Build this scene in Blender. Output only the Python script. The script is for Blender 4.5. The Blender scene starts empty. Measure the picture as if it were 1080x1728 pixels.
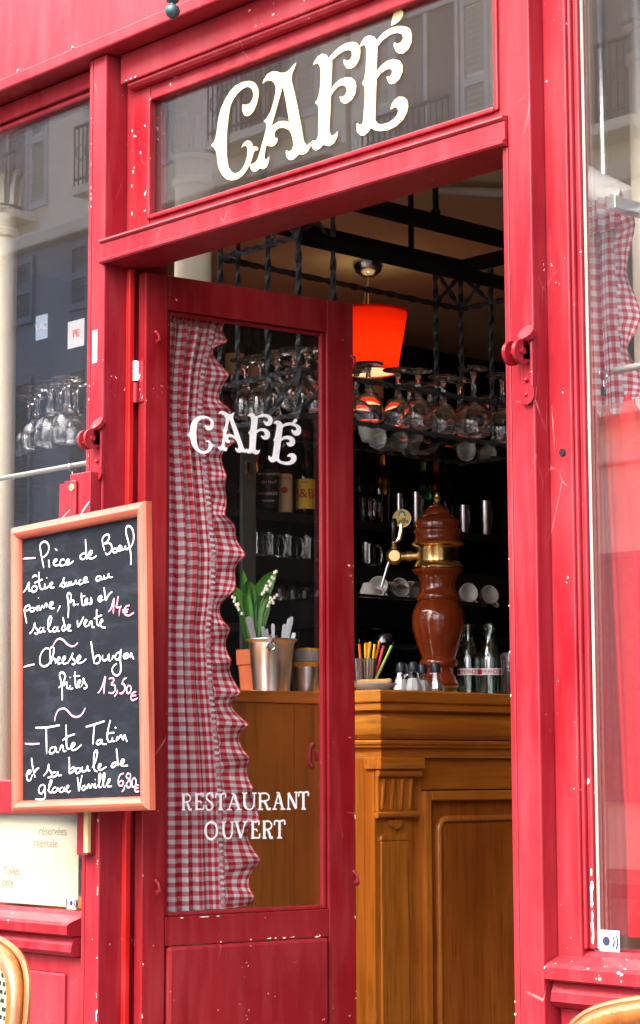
import bpy, bmesh, math, random
import numpy as np
from mathutils import Vector, Matrix
from mathutils.geometry import tessellate_polygon
random.seed(7)
S = bpy.context.scene
C = S.collection
PI = math.pi
# ------------------------------------------------------------------ camera
# solved from the facade, counter and upright lines of the photograph (1080 x 1728 px)
FPX, YAW, PIT, ROL = 3558.4, math.radians(42.789), math.radians(7.043), math.radians(-0.1934)
CAM = np.array([3.47, -2.6, 1.15])
_fw = np.array([-math.cos(YAW)*math.cos(PIT), math.sin(YAW)*math.cos(PIT), math.sin(PIT)])
_r = np.cross(_fw, [0, 0, 1]); _r /= np.linalg.norm(_r); _u = np.cross(_r, _fw)
RT = math.cos(ROL)*_r + math.sin(ROL)*_u
UP = -math.sin(ROL)*_r + math.cos(ROL)*_u
cd = bpy.data.cameras.new('camera'); cam = bpy.data.objects.new('camera', cd); C.objects.link(cam)
cd.sensor_fit = 'HORIZONTAL'; cd.sensor_width = 36; cd.lens = 36*FPX/1080
cd.clip_start = .05; cd.clip_end = 500
cam.matrix_world = Matrix(((RT[0], UP[0], -_fw[0], CAM[0]), (RT[1], UP[1], -_fw[1], CAM[1]), (RT[2], UP[2], -_fw[2], CAM[2]), (0, 0, 0, 1)))
S.camera = cam
# ------------------------------------------------------------------ light
W = bpy.data.worlds.new('World'); S.world = W; W.use_nodes = True
nt = W.node_tree; bg = nt.nodes['Background']; sky = nt.nodes.new('ShaderNodeTexSky')
sky.sky_type = 'NISHITA'; sky.sun_disc = False
SUN_EL, SUN_AZ = math.radians(52), math.radians(186)     # veiled sun over the open square: broad soft light into the doorway
sky.sun_elevation = SUN_EL; sky.sun_rotation = SUN_AZ; sky.dust_density = 6; sky.air_density = .5; sky.ozone_density = .6
nt.links.new(sky.outputs[0], bg.inputs[0]); bg.inputs[1].default_value = 0.15
sd = bpy.data.lights.new('sun', 'SUN'); sun = bpy.data.objects.new('sun', sd); C.objects.link(sun)
sd.energy = 1.5; sd.angle = math.radians(110); sd.color = (1, .96, .9)
sv = Vector((math.sin(SUN_AZ)*math.cos(SUN_EL), math.cos(SUN_AZ)*math.cos(SUN_EL), math.sin(SUN_EL)))
sun.rotation_euler = sv.to_track_quat('Z', 'Y').to_euler(); sun.location = (0, -4, 20)
S.view_settings.view_transform = 'Standard'; S.view_settings.look = 'None'; S.view_settings.gamma = 1
S.view_settings.exposure = 2.6
S.cycles.use_denoising = True; S.cycles.max_bounces = 14; S.cycles.transmission_bounces = 12
S.cycles.transparent_max_bounces = 24; S.cycles.sample_clamp_indirect = 6; S.cycles.caustics_refractive = False; S.cycles.caustics_reflective = False
# ------------------------------------------------------------------ pixels to points
def ray(x, y): return _fw + RT*(x-540)/FPX - UP*(y-864)/FPX
def PY(x, y, Y): d = ray(x, y); return CAM + d*(Y-CAM[1])/d[1]
def PX(x, y, X): d = ray(x, y); return CAM + d*(X-CAM[0])/d[0]
def PZ(x, y, Z): d = ray(x, y); return CAM + d*(Z-CAM[2])/d[2]
def PL(x, y, o, az):                     # on an upright plane through o along azimuth az: (distance along, height)
    d = ray(x, y); c, s = math.cos(az), math.sin(az)
    t, L = np.linalg.solve(np.array([[d[0], -c], [d[1], -s]]), np.array([o[0]-CAM[0], o[1]-CAM[1]]))
    return L, CAM[2] + t*d[2]
def mpp(p): return float((np.array(p)-CAM) @ _fw)/FPX    # metres per photo pixel at a point
# ------------------------------------------------------------------ materials
MATS = {}
def lin(r, g, b):
    f = lambda c: (c/255/12.92 if c/255 <= .04045 else ((c/255+.055)/1.055)**2.4)
    return (f(r), f(g), f(b), 1)
def new(name):
    m = bpy.data.materials.new(name); m.use_nodes = True; MATS[name] = m
    return m, m.node_tree.nodes, m.node_tree.links, m.node_tree.nodes['Principled BSDF']
def setp(b, rough=.5, metal=0, spec=.5, coat=0, trans=0, ior=1.45):
    b.inputs['Roughness'].default_value = rough; b.inputs['Metallic'].default_value = metal
    b.inputs['Specular IOR Level'].default_value = spec; b.inputs['Coat Weight'].default_value = coat
    b.inputs['Coat Roughness'].default_value = .12
    b.inputs['Transmission Weight'].default_value = trans; b.inputs['IOR'].default_value = ior
def node(n, t, **k):
    x = n.new('ShaderNode'+t)
    for a, v in k.items(): setattr(x, a, v)
    return x
def mixc(n, l, f, a, b, blend='MIX'):
    x = n.new('ShaderNodeMix'); x.data_type = 'RGBA'; x.blend_type = blend
    for s, v in ((0, f), (6, a), (7, b)):
        if isinstance(v, (tuple, list, float, int)): x.inputs[s].default_value = v
        else: l.new(v, x.inputs[s])
    return x.outputs[2]
def ramp(n, l, src, a, b):
    x = n.new('ShaderNodeMapRange'); x.inputs[1].default_value = a; x.inputs[2].default_value = b
    l.new(src, x.inputs[0]); return x.outputs[0]
def noise(n, l, scale, vec=None, detail=4, rough=.55):
    x = n.new('ShaderNodeTexNoise'); x.inputs['Scale'].default_value = scale; x.inputs['Detail'].default_value = detail; x.inputs['Roughness'].default_value = rough
    if vec: l.new(vec, x.inputs['Vector'])
    return x.outputs[0]
def scaled(n, l, vec, s):
    x = n.new('ShaderNodeMapping'); x.inputs['Scale'].default_value = s; l.new(vec, x.inputs[0]); return x.outputs[0]
def bump(n, l, b, h, strength, dist=.002):
    x = n.new('ShaderNodeBump'); x.inputs['Strength'].default_value = strength; x.inputs['Distance'].default_value = dist
    l.new(h, x.inputs['Height']); l.new(x.outputs[0], b.inputs['Normal'])
def plain(name, col, rough=.5, metal=0, spec=.5, var=.12, scale=14, bmp=0, **k):
    m, n, l, b = new(name); setp(b, rough, metal, spec, **k)
    v = n.new('ShaderNodeTexCoord').outputs['Object']; nz = noise(n, l, scale, v)
    dk = tuple(c*(1-var) for c in col[:3])+(1,); lt = tuple(min(1, c*(1+var)) for c in col[:3])+(1,)
    l.new(mixc(n, l, ramp(n, l, nz, .3, .7), dk, lt), b.inputs['Base Color'])
    l.new(ramp(n, l, noise(n, l, scale*2.3, v), -.5, 1.5), b.inputs['Roughness']) if False else None
    if bmp: bump(n, l, b, noise(n, l, scale*6, v), bmp)
    return m
def paint(name, col, chips=.5, rough=.33, wear=(235, 205, 200)):
    # old gloss paint: brush marks, faded clouds, fine scratches, small chips down to the primer
    m, n, l, b = new(name); setp(b, rough, 0, .32)
    v = n.new('ShaderNodeTexCoord').outputs['Object']
    c1 = noise(n, l, 3.2, v); c2 = noise(n, l, 30, scaled(n, l, v, (1, 1, .12)))
    a = mixc(n, l, ramp(n, l, c1, .3, .75), tuple(c*.78 for c in col[:3])+(1,), tuple(min(1, c*1.10+.014) for c in col[:3])+(1,))
    a = mixc(n, l, ramp(n, l, c2, .45, .9), a, tuple(min(1, c*1.12+.03) for c in col[:3])+(1,))
    gr = noise(n, l, 11, scaled(n, l, v, (1, 1, .35)), 6, .7)
    a = mixc(n, l, ramp(n, l, gr, .56, .86), a, tuple(c*.55+.01 for c in col[:3])+(1,))
    # scratches
    wv = n.new('ShaderNodeTexVoronoi'); wv.feature = 'DISTANCE_TO_EDGE'; wv.inputs['Scale'].default_value = 9
    mp = n.new('ShaderNodeMapping'); mp.inputs['Rotation'].default_value = (.5, .4, .7); mp.inputs['Scale'].default_value = (1, 2.2, .7); l.new(v, mp.inputs[0]); l.new(mp.outputs[0], wv.inputs['Vector'])
    sc = ramp(n, l, wv.outputs['Distance'], .012, .002)
    g = ramp(n, l, noise(n, l, 7, v, 5), .6, .72)
    mu = node(n, 'Math', operation='MULTIPLY'); l.new(sc, mu.inputs[0]); l.new(g, mu.inputs[1])
    mu2 = node(n, 'Math', operation='MULTIPLY'); l.new(mu.outputs[0], mu2.inputs[0]); mu2.inputs[1].default_value = .6*min(1, chips*1.6)
    a = mixc(n, l, mu2.outputs[0], a, lin(225, 150, 150))
    # chips
    p = noise(n, l, 85, v, 3, .6); q = noise(n, l, 4.3, v, 2)
    pq = node(n, 'Math', operation='MULTIPLY_ADD'); l.new(q, pq.inputs[0]); pq.inputs[1].default_value = .55; l.new(p, pq.inputs[2])
    ch = ramp(n, l, pq.outputs[0], 1.075-.05*chips, 1.085-.05*chips)
    a = mixc(n, l, ch, a, lin(*wear))
    l.new(a, b.inputs['Base Color'])
    rr = node(n, 'MapRange'); l.new(c1, rr.inputs[0]); rr.inputs[3].default_value = rough-.08; rr.inputs[4].default_value = rough+.14
    l.new(rr.outputs[0], b.inputs['Roughness'])
    bump(n, l, b, noise(n, l, 60, scaled(n, l, v, (1, 1, .25)), 5), .12, .003)
    return m
def wood(name, c1, c2, axis='z', rough=.26, coat=.8, scale=16):
    m, n, l, b = new(name); setp(b, rough, 0, .45, coat=coat)
    v = n.new('ShaderNodeTexCoord').outputs['Object']
    sc = {'z': (1, 1, .06), 'y': (1, .06, 1), 'x': (.06, 1, 1)}[axis]
    vv = scaled(n, l, v, sc)
    n1 = noise(n, l, scale, vv, 6, .62); n2 = noise(n, l, scale*7, vv, 3); n3 = noise(n, l, 2.3, v, 3)
    a = mixc(n, l, ramp(n, l, n1, .32, .7), c1, c2)
    a = mixc(n, l, ramp(n, l, n2, .5, .72), a, tuple(c*.42 for c in c1[:3])+(1,))
    a = mixc(n, l, ramp(n, l, n3, .35, .8), a, tuple(c*.72 for c in c2[:3])+(1,))
    l.new(a, b.inputs['Base Color']); bump(n, l, b, n2, .3, .002)
    return m
def thin_glass(name, ior=1.5, tint=(.95, .97, .96), rough=0, boost=.0, dust=0):
    m, n, l, b = new(name); n.remove(b); out = n['Material Output']
    t = node(n, 'BsdfTransparent'); t.inputs[0].default_value = tint+(1,)
    g = node(n, 'BsdfGlossy'); g.inputs['Roughness'].default_value = rough; g.inputs[0].default_value = (1, 1, 1, 1)
    f = node(n, 'Fresnel'); ge = node(n, 'NewGeometry'); mr = node(n, 'MapRange'); mr.inputs[3].default_value = ior; mr.inputs[4].default_value = 1/ior
    l.new(ge.outputs['Backfacing'], mr.inputs[0]); l.new(mr.outputs[0], f.inputs[0])
    ad = node(n, 'Math', operation='ADD'); ad.inputs[1].default_value = boost; l.new(f.outputs[0], ad.inputs[0])
    mx = node(n, 'MixShader'); l.new(ad.outputs[0], mx.inputs[0]); l.new(t.outputs[0], mx.inputs[1]); l.new(g.outputs[0], mx.inputs[2]); l.new(mx.outputs[0], out.inputs[0])
    if dust:                                      # a film of dust: faint wiped streaks and smears
        v = n.new('ShaderNodeTexCoord').outputs['Object']
        d1 = noise(n, l, 5, scaled(n, l, v, (1, 1, .5)), 6, .65); d2 = noise(n, l, 60, scaled(n, l, v, (1, 1, .06)), 4)
        ml = node(n, 'Math', operation='MULTIPLY'); l.new(ramp(n, l, d1, .3, .8), ml.inputs[0]); l.new(ramp(n, l, d2, .1, .9), ml.inputs[1])
        fr = node(n, 'MapRange'); l.new(ml.outputs[0], fr.inputs[0]); fr.inputs[3].default_value = dust*.55; fr.inputs[4].default_value = dust*2
        df = node(n, 'BsdfDiffuse'); df.inputs[0].default_value = (.7, .69, .66, 1)
        m2 = node(n, 'MixShader'); l.new(fr.outputs[0], m2.inputs[0]); l.new(mx.outputs[0], m2.inputs[1]); l.new(df.outputs[0], m2.inputs[2]); l.new(m2.outputs[0], out.inputs[0])
    return m
def solid_glass(name, col=(1, 1, 1, 1), rough=0, ior=1.45):
    m, n, l, b = new(name); setp(b, rough, 0, .5, trans=1, ior=ior); b.inputs['Base Color'].default_value = col; return m
def emit(name, col, s):
    m, n, l, b = new(name); b.inputs['Base Color'].default_value = col; b.inputs['Emission Color'].default_value = col; b.inputs['Emission Strength'].default_value = s; return m
def gingham(name, period=.0195, fade=0):
    m, n, l, b = new(name); setp(b, .85, 0, .2)
    uv = n.new('ShaderNodeUVMap').outputs[0]; sp = n.new('ShaderNodeSeparateXYZ'); l.new(uv, sp.inputs[0])
    st = []
    for k in (0, 1):
        d = node(n, 'Math', operation='DIVIDE'); l.new(sp.outputs[k], d.inputs[0]); d.inputs[1].default_value = period
        f = node(n, 'Math', operation='FRACT'); l.new(d.outputs[0], f.inputs[0])
        g = node(n, 'Math', operation='GREATER_THAN'); l.new(f.outputs[0], g.inputs[0]); g.inputs[1].default_value = .5; st.append(g.outputs[0])
    ad = node(n, 'Math', operation='ADD'); l.new(st[0], ad.inputs[0]); l.new(st[1], ad.inputs[1])
    h = node(n, 'Math', operation='MULTIPLY'); l.new(ad.outputs[0], h.inputs[0]); h.inputs[1].default_value = .5
    cr = n.new('ShaderNodeValToRGB'); l.new(h.outputs[0], cr.inputs[0]); cr.color_ramp.interpolation = 'CONSTANT'
    e = cr.color_ramp.elements; e[0].color = (.86, .85, .88, 1); e[1].position = .75; e[1].color = lin(196, 36, 56)
    k = e.new(.25); k.color = lin(224, 138, 150)
    w = noise(n, l, 900, uv, 2); col = mixc(n, l, ramp(n, l, w, .2, .8), mixc(n, l, .12, cr.outputs[0], (0, 0, 0, 1)), cr.outputs[0])
    l.new(col, b.inputs['Base Color']); bump(n, l, b, w, .2, .001)
    tr = node(n, 'BsdfTranslucent'); l.new(col, tr.inputs[0]); mx = node(n, 'MixShader'); mx.inputs[0].default_value = .4
    l.new(b.outputs[0], mx.inputs[1]); l.new(tr.outputs[0], mx.inputs[2]); l.new(mx.outputs[0], n['Material Output'].inputs[0])
    return m
def linen(name, col):
    m, n, l, b = new(name); setp(b, .9, 0, .15)
    uv = n.new('ShaderNodeUVMap').outputs[0]
    w1 = noise(n, l, 700, scaled(n, l, uv, (1, .08, 1)), 2); w2 = noise(n, l, 700, scaled(n, l, uv, (.08, 1, 1)), 2)
    ad = node(n, 'Math', operation='ADD'); l.new(w1, ad.inputs[0]); l.new(w2, ad.inputs[1])
    c = mixc(n, l, ramp(n, l, ad.outputs[0], .6, 1.4), tuple(x*.7 for x in col[:3])+(1,), col)
    l.new(c, b.inputs['Base Color']); bump(n, l, b, ad.outputs[0], .3, .001)
    tr = node(n, 'BsdfTranslucent'); l.new(c, tr.inputs[0]); mx = node(n, 'MixShader'); mx.inputs[0].default_value = .25
    l.new(b.outputs[0], mx.inputs[1]); l.new(tr.outputs[0], mx.inputs[2]); l.new(mx.outputs[0], n['Material Output'].inputs[0])
    return m
def slate(name):
    m, n, l, b = new(name); setp(b, .8, 0, .2)
    v = n.new('ShaderNodeTexCoord').outputs['Object']
    a = noise(n, l, 9, scaled(n, l, v, (.8, 1, 2.2)), 6, .75); c = noise(n, l, 40, scaled(n, l, v, (.3, 1, 1)), 4)
    col = mixc(n, l, ramp(n, l, a, .5, .85), lin(13, 18, 26), lin(44, 50, 62)); col = mixc(n, l, ramp(n, l, c, .55, .9), col, lin(28, 34, 44))
    l.new(col, b.inputs['Base Color']); bump(n, l, b, c, .1, .001); return m
def weave(name):
    # bistro cane: cream strands with dark green dashes in a staggered pattern, drawn by UV in metres
    m, n, l, b = new(name); setp(b, .35, 0, .5)
    uv = n.new('ShaderNodeUVMap').outputs[0]
    bk = n.new('ShaderNodeTexBrick'); l.new(uv, bk.inputs[0]); bk.inputs['Scale'].default_value = 1; bk.inputs['Brick Width'].default_value = .022; bk.inputs['Row Height'].default_value = .011
    bk.inputs['Mortar Size'].default_value = .0026; bk.inputs['Mortar Smooth'].default_value = .1; bk.offset = .5
    bk.inputs['Color1'].default_value = lin(30, 70, 48); bk.inputs['Color2'].default_value = lin(22, 52, 40); bk.inputs['Mortar'].default_value = lin(226, 216, 172)
    l.new(bk.outputs[0], b.inputs['Base Color']); bump(n, l, b, bk.outputs[1], .5, .002); return m

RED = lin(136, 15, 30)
paint('red_paint', RED, .5); paint('red_worn', lin(134, 14, 28), 1.0); paint('red_door_shaded', lin(126, 8, 19), .9, .3)  # door red: same paint, deeper tone stands in for shade inside the doorway
paint('red_bright', lin(180, 16, 14), .2); paint('red_panel', lin(126, 24, 38), .3)
plain('cream_bead', lin(226, 218, 200), .5, var=.1, scale=30)
plain('cream_column', lin(222, 212, 186), .45, var=.05, scale=5)
plain('gold_leaf', (.68, .55, .29, 1), .38, 0, .5, var=.06, scale=9)
plain('white_letter', (.88, .88, .88, 1), .5, var=.12, scale=60)
plain('iron_black', lin(66, 72, 78), .38, .3, .5, var=.3, scale=40, bmp=.5)
plain('iron_beam', lin(14, 14, 14), .6, 0, .3, var=.2, bmp=.3)
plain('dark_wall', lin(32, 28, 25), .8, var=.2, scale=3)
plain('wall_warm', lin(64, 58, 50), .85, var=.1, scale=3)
plain('ceiling_tan', lin(212, 202, 172), .85, var=.06, scale=3)
plain('floor_tile', lin(80, 66, 54), .5, var=.2, scale=9)
plain('black_gloss', lin(20, 20, 22), .18, 0, .5, var=.1)
plain('dark_shelf', lin(34, 32, 30), .4, var=.2)
plain('shelf_grey', lin(92, 98, 96), .45, var=.1)
plain('brass', (.78, .56, .22, 1), .2, 1, var=.1, scale=25)
plain('brass_dull', (.6, .42, .17, 1), .36, 1, var=.12, scale=25)
plain('steel', (.72, .71, .7, 1), .3, 1, var=.06, scale=30)
plain('chrome', (.5, .5, .51, 1), .22, 1, var=.03)
plain('rod_steel', (.62, .61, .58, 1), .35, .8, var=.06)
plain('terracotta', lin(196, 104, 66), .75, var=.1, scale=20, bmp=.2)
plain('porcelain', lin(226, 224, 220), .25, var=.03)
plain('cloth_grey', lin(196, 188, 184), .9, var=.08, scale=20, bmp=.3)
plain('coat_grey', lin(176, 166, 162), .9, var=.06, scale=30, bmp=.3)
plain('paper_cream', lin(206, 200, 172), .8, var=.02)
plain('paper_print', lin(140, 130, 104), .8)
plain('sticker_white', lin(226, 228, 234), .4, var=.02); plain('sticker_blue', lin(40, 44, 70), .5)
plain('chalk_white', (.78, .78, .78, 1), .9, var=.3, scale=420); plain('chalk_pink', lin(236, 160, 186), .9, var=.22, scale=420)
plain('leaf', lin(62, 122, 40), .42, var=.3, scale=22); plain('leaf_dark', lin(40, 92, 34), .42, var=.3, scale=22)
plain('bell_white', lin(238, 238, 222), .6, var=.04); plain('stem_green', lin(110, 150, 70), .6); plain('pink_wrap', lin(190, 120, 150), .5)
plain('bread', lin(214, 160, 92), .7, var=.18, scale=30, bmp=.4)
plain('salt', (.95, .95, .95, 1), .9, var=.03); plain('pepper', lin(150, 124, 104), .9, var=.25, scale=160)
plain('cap_grey', lin(44, 50, 58), .35, .2)
plain('tin_yellow', lin(224, 158, 26), .4, var=.08); plain('lid_grey', lin(150, 152, 152), .45)
plain('label_cream', lin(214, 200, 160), .6, var=.08); plain('label_black', lin(16, 16, 16), .5); plain('label_yellow', lin(240, 210, 60), .5, var=.05); plain('label_red', lin(190, 24, 24), .5); plain('label_white', (.9, .9, .9, 1), .5)
plain('gold', (.75, .55, .2, 1), .3, 1)
for nm, c in (('straw_yellow', (250, 200, 30)), ('straw_orange', (244, 120, 20)), ('straw_green', (170, 214, 50)), ('straw_pink', (236, 60, 110))): plain(nm, lin(*c), .4, var=.03)
plain('cola', lin(36, 8, 4), .1); plain('twine_blue', lin(70, 150, 170), .7); plain('raw_wood', lin(208, 180, 130), .7, var=.15, scale=40)
wood('oak', lin(230, 144, 54), lin(184, 98, 30)); wood('oak_y', lin(230, 144, 54), lin(188, 102, 32), 'y'); wood('oak_x', lin(236, 156, 60), lin(200, 116, 40), 'x')
wood('oak_panel', lin(204, 116, 44), lin(150, 76, 26)); wood('oak_plain', lin(208, 128, 46), lin(174, 100, 32), 'z', .35, .15, 9)
wood('mahogany', lin(164, 70, 28), lin(104, 36, 13), 'z', .12, .7, 14); wood('board_frame', lin(196, 100, 78), lin(172, 80, 58), 'z', .4, .1, 10); wood('board_frame_x', lin(196, 100, 78), lin(172, 80, 58), 'x', .4, .1, 10)
wood('rattan', lin(156, 94, 38), lin(116, 62, 22), 'z', .3, .3, 30)
plain('badge', lin(236, 214, 120), .35, var=.03)
thin_glass('window_glass', 2.05, (.98, .98, .98), 0, .0, .010); thin_glass('pane_glass', 1.5, (.96, .97, .96), 0, .0, .003); thin_glass('shelf_glass', 1.22, (.8, .88, .86)); thin_glass('glassware', 1.6, (.95, .96, .96), .03, .02)
solid_glass('crystal', (1, 1, 1, 1), 0, 1.5); thin_glass('carafe_glass', 1.6, (.86, .95, .91), .05, .05); thin_glass('ribbed', 1.7, (.6, .6, .58), .2, .16); solid_glass('bottle_dark', (.02, .05, .02, 1)); solid_glass('amber', (.55, .16, .02, 1)); solid_glass('bottle_green', (.03, .16, .04, 1))
gingham('gingham'); linen('red_linen', lin(212, 20, 42)); slate('slate'); weave('cane')
emit('bulb_glow', (1, .74, .4, 1), 3)
m, n, l, b = new('shade_lining'); setp(b, .8); b.inputs['Base Color'].default_value = (.85, .78, .62, 1)
tr = node(n, 'BsdfTranslucent'); tr.inputs[0].default_value = (.95, .8, .6, 1); mx = node(n, 'MixShader'); mx.inputs[0].default_value = .6
l.new(b.outputs[0], mx.inputs[1]); l.new(tr.outputs[0], mx.inputs[2]); l.new(mx.outputs[0], n['Material Output'].inputs[0])
# red lamp shade: fabric that lets the lamp through
m, n, l, b = new('shade_red'); setp(b, .8); b.inputs['Base Color'].default_value = lin(226, 40, 16)
tr = node(n, 'BsdfTranslucent'); tr.inputs[0].default_value = (1, .035, .006, 1); mx = node(n, 'MixShader'); mx.inputs[0].default_value = .75
l.new(b.outputs[0], mx.inputs[1]); l.new(tr.outputs[0], mx.inputs[2]); l.new(mx.outputs[0], n['Material Output'].inputs[0])
plain('stone_cream', lin(236, 228, 210), .85, var=.08, scale=1.2, bmp=.2); plain('stone_trim', lin(222, 214, 196), .85, var=.06, scale=2)
plain('shutter_grey', lin(196, 202, 204), .6, var=.05); plain('blue_wood', lin(104, 118, 134), .5, var=.1, scale=2); plain('window_dark', lin(120, 120, 118), .12, var=.2)
plain('asphalt', (.05, .05, .052, 1), .85, var=.25, scale=18, bmp=.4); plain('paving', lin(84, 82, 78), .8, var=.12, scale=5, bmp=.3); plain('bronze_green', lin(58, 82, 84), .45, .5, var=.25, scale=40)
# ------------------------------------------------------------------ builders
def thing(name, label, cat, loc=(0, 0, 0), rotz=0, group=None):
    o = bpy.data.objects.new(name, None); C.objects.link(o); o.location = loc; o.rotation_euler = (0, 0, rotz); o.empty_display_size = .05
    o['label'] = label; o['category'] = cat
    if group: o['group'] = group
    return o
def tag(o, label, cat, group=None):
    o['label'] = label; o['category'] = cat
    if group: o['group'] = group
    return o
def obj(name, bm, mat, parent=None, smooth=False, loc=None):
    me = bpy.data.meshes.new(name)
    if isinstance(bm, bmesh.types.BMesh):
        bmesh.ops.recalc_face_normals(bm, faces=bm.faces); bm.to_mesh(me); bm.free()
    else: me = bm
    if smooth:
        for p in me.polygons: p.use_smooth = True
        if smooth != 'all': me.set_sharp_from_angle(angle=math.radians(38))
    o = bpy.data.objects.new(name, me); C.objects.link(o)
    if mat: me.materials.append(MATS[mat])
    if parent: o.parent = parent
    if loc is not None: o.location = loc
    return o
def struct(name, bm, mat): o = obj(name, bm, mat); o['kind'] = 'structure'; return o
def B(): return bmesh.new()
def box(bm, x0, x1, y0, y1, z0, z1, bev=0):
    vs = [bm.verts.new(p) for p in ((x0,y0,z0),(x1,y0,z0),(x1,y1,z0),(x0,y1,z0),(x0,y0,z1),(x1,y0,z1),(x1,y1,z1),(x0,y1,z1))]
    fs = [bm.faces.new([vs[i] for i in f]) for f in ((0,3,2,1),(4,5,6,7),(0,1,5,4),(1,2,6,5),(2,3,7,6),(3,0,4,7))]
    if bev:
        es = set(e for f in fs for e in f.edges); bmesh.ops.bevel(bm, geom=list(es), offset=bev, segments=2, profile=.5, affect='EDGES')
    return bm
def bx(name, parent, mat, x0, x1, y0, y1, z0, z1, bev=.002): return obj(name, box(B(), x0, x1, y0, y1, z0, z1, bev), mat, parent)
def lathe(bm, prof, seg=32, c=(0, 0, 0), closed=False):
    rings = []
    for r, z in prof:
        if r < 1e-6: rings.append([bm.verts.new((c[0], c[1], c[2]+z))])
        else: rings.append([bm.verts.new((c[0]+r*math.cos(2*PI*i/seg), c[1]+r*math.sin(2*PI*i/seg), c[2]+z)) for i in range(seg)])
    for a, b_ in zip(rings, rings[1:]):
        for i in range(seg):
            j = (i+1) % seg
            if len(a) == 1 and len(b_) == 1: continue
            if len(a) == 1: bm.faces.new((a[0], b_[i], b_[j]))
            elif len(b_) == 1: bm.faces.new((a[i], a[j], b_[0]))
            else: bm.faces.new((a[i], a[j], b_[j], b_[i]))
    return bm
def frames(pts):
    pts = [Vector(p) for p in pts]; out = []; nrm = None
    for i, p in enumerate(pts):
        t = (pts[min(i+1, len(pts)-1)]-pts[max(i-1, 0)])
        if t.length < 1e-9: t = Vector((0, 0, 1))
        t.normalize()
        if nrm is None:
            nrm = t.orthogonal().normalized()
        else:
            nrm = (nrm - t*nrm.dot(t)); nrm = nrm.normalized() if nrm.length > 1e-6 else t.orthogonal().normalized()
        out.append((p, t, nrm, t.cross(nrm)))
    return out
def tube(bm, pts, r, seg=8, cap=True, loop=False):
    fr = frames(pts); rings = []
    for i, (p, t, a, b_) in enumerate(fr):
        rr = r[i] if isinstance(r, (list, tuple)) else r
        rings.append([bm.verts.new(p+a*rr*math.cos(2*PI*k/seg)+b_*rr*math.sin(2*PI*k/seg)) for k in range(seg)])
    prs = list(zip(rings, rings[1:]))
    if loop: prs.append((rings[-1], rings[0]))
    for A, D in prs:
        for k in range(seg): bm.faces.new((A[k], A[(k+1) % seg], D[(k+1) % seg], D[k]))
    if cap and not loop:
        bm.faces.new(rings[0][::-1]); bm.faces.new(rings[-1])
    return bm
def smooth_path(pts, n=5):
    P = [Vector(p) for p in pts]
    if len(P) < 3: return P
    out = []
    for i in range(len(P)-1):
        p0, p1, p2, p3 = P[max(i-1, 0)], P[i], P[i+1], P[min(i+2, len(P)-1)]
        for k in range(n):
            t = k/n
            out.append(.5*((2*p1)+(p2-p0)*t+(2*p0-5*p1+4*p2-p3)*t*t+(3*p1-p0-3*p2+p3)*t**3))
    out.append(P[-1]); return out
def ball(bm, c, r, seg=16, rings=8, sz=1):
    return lathe(bm, [(r*math.sin(PI*k/rings), -r*sz*math.cos(PI*k/rings)) for k in range(rings+1)], seg, c)
def cylx(bm, a, b_, r, seg=16): return tube(bm, [a, b_], r, seg)
def sweep(bm, path_fn, prof, n):
    # path_fn(i, (d, z)) -> point for station i
    rows = [[bm.verts.new(path_fn(i, p)) for p in prof] for i in range(n)]
    for a, b_ in zip(rows, rows[1:]):
        for k in range(len(prof)-1): bm.faces.new((a[k], b_[k], b_[k+1], a[k+1]))
    for e in (rows[0], rows[-1]): bm.faces.new(e)
    return bm
def poly(bm, loops, fn, th):
    # flat shape with holes: loops of 2-D points, fn maps (a, b, depth) to a point
    pts = [[Vector((p[0], p[1], 0)) for p in L] for L in loops]
    tri = tessellate_polygon(pts); flat = [p for L in loops for p in L]
    top = [bm.verts.new(fn(p[0], p[1], th)) for p in flat]; bot = [bm.verts.new(fn(p[0], p[1], 0)) for p in flat]
    for t in tri:
        try: bm.faces.new([top[i] for i in t])
        except ValueError: pass
    k = 0
    for L in loops:
        m_ = len(L)
        for i in range(m_):
            a, b_ = k+i, k+(i+1) % m_
            bm.faces.new((top[a], top[b_], bot[b_], bot[a]))
        k += m_
    return bm
def text(name, body, size, mat, parent, org, right, up, th=.0006, align='CENTER', spacing=1, sx=1):
    cu = bpy.data.curves.new('t', 'FONT'); cu.body = body; cu.size = size; cu.extrude = th; cu.align_x = align; cu.align_y = 'CENTER'; cu.space_character = spacing
    o = bpy.data.objects.new('t', cu); C.objects.link(o)
    dg = bpy.context.evaluated_depsgraph_get(); me = bpy.data.meshes.new_from_object(o.evaluated_get(dg)); bpy.data.objects.remove(o)
    r_, u_ = Vector(right).normalized(), Vector(up).normalized(); n_ = r_.cross(u_)
    me.transform(Matrix(((r_.x*sx, u_.x, n_.x, org[0]), (r_.y*sx, u_.y, n_.y, org[1]), (r_.z*sx, u_.z, n_.z, org[2]), (0, 0, 0, 1))))
    me.materials.clear(); me.materials.append(MATS[mat]); me.name = name
    o = bpy.data.objects.new(name, me); C.objects.link(o); o.parent = parent; return o
def sheet(bm, fn, ns, nt_, uvfn):
    vs = [[bm.verts.new(fn(i/ns, j/nt_)) for i in range(ns+1)] for j in range(nt_+1)]
    uv = bm.loops.layers.uv.verify()
    for j in range(nt_):
        for i in range(ns):
            f = bm.faces.new((vs[j][i], vs[j][i+1], vs[j+1][i+1], vs[j+1][i])); f.smooth = True
            for lp, (a, b_) in zip(f.loops, ((i, j), (i+1, j), (i+1, j+1), (i, j+1))): lp[uv].uv = uvfn(a/ns, b_/nt_)
    return bm
def interp(tbl, t):
    return float(np.interp(t, [a for a, _ in tbl], [b for _, b in tbl]))
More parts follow.
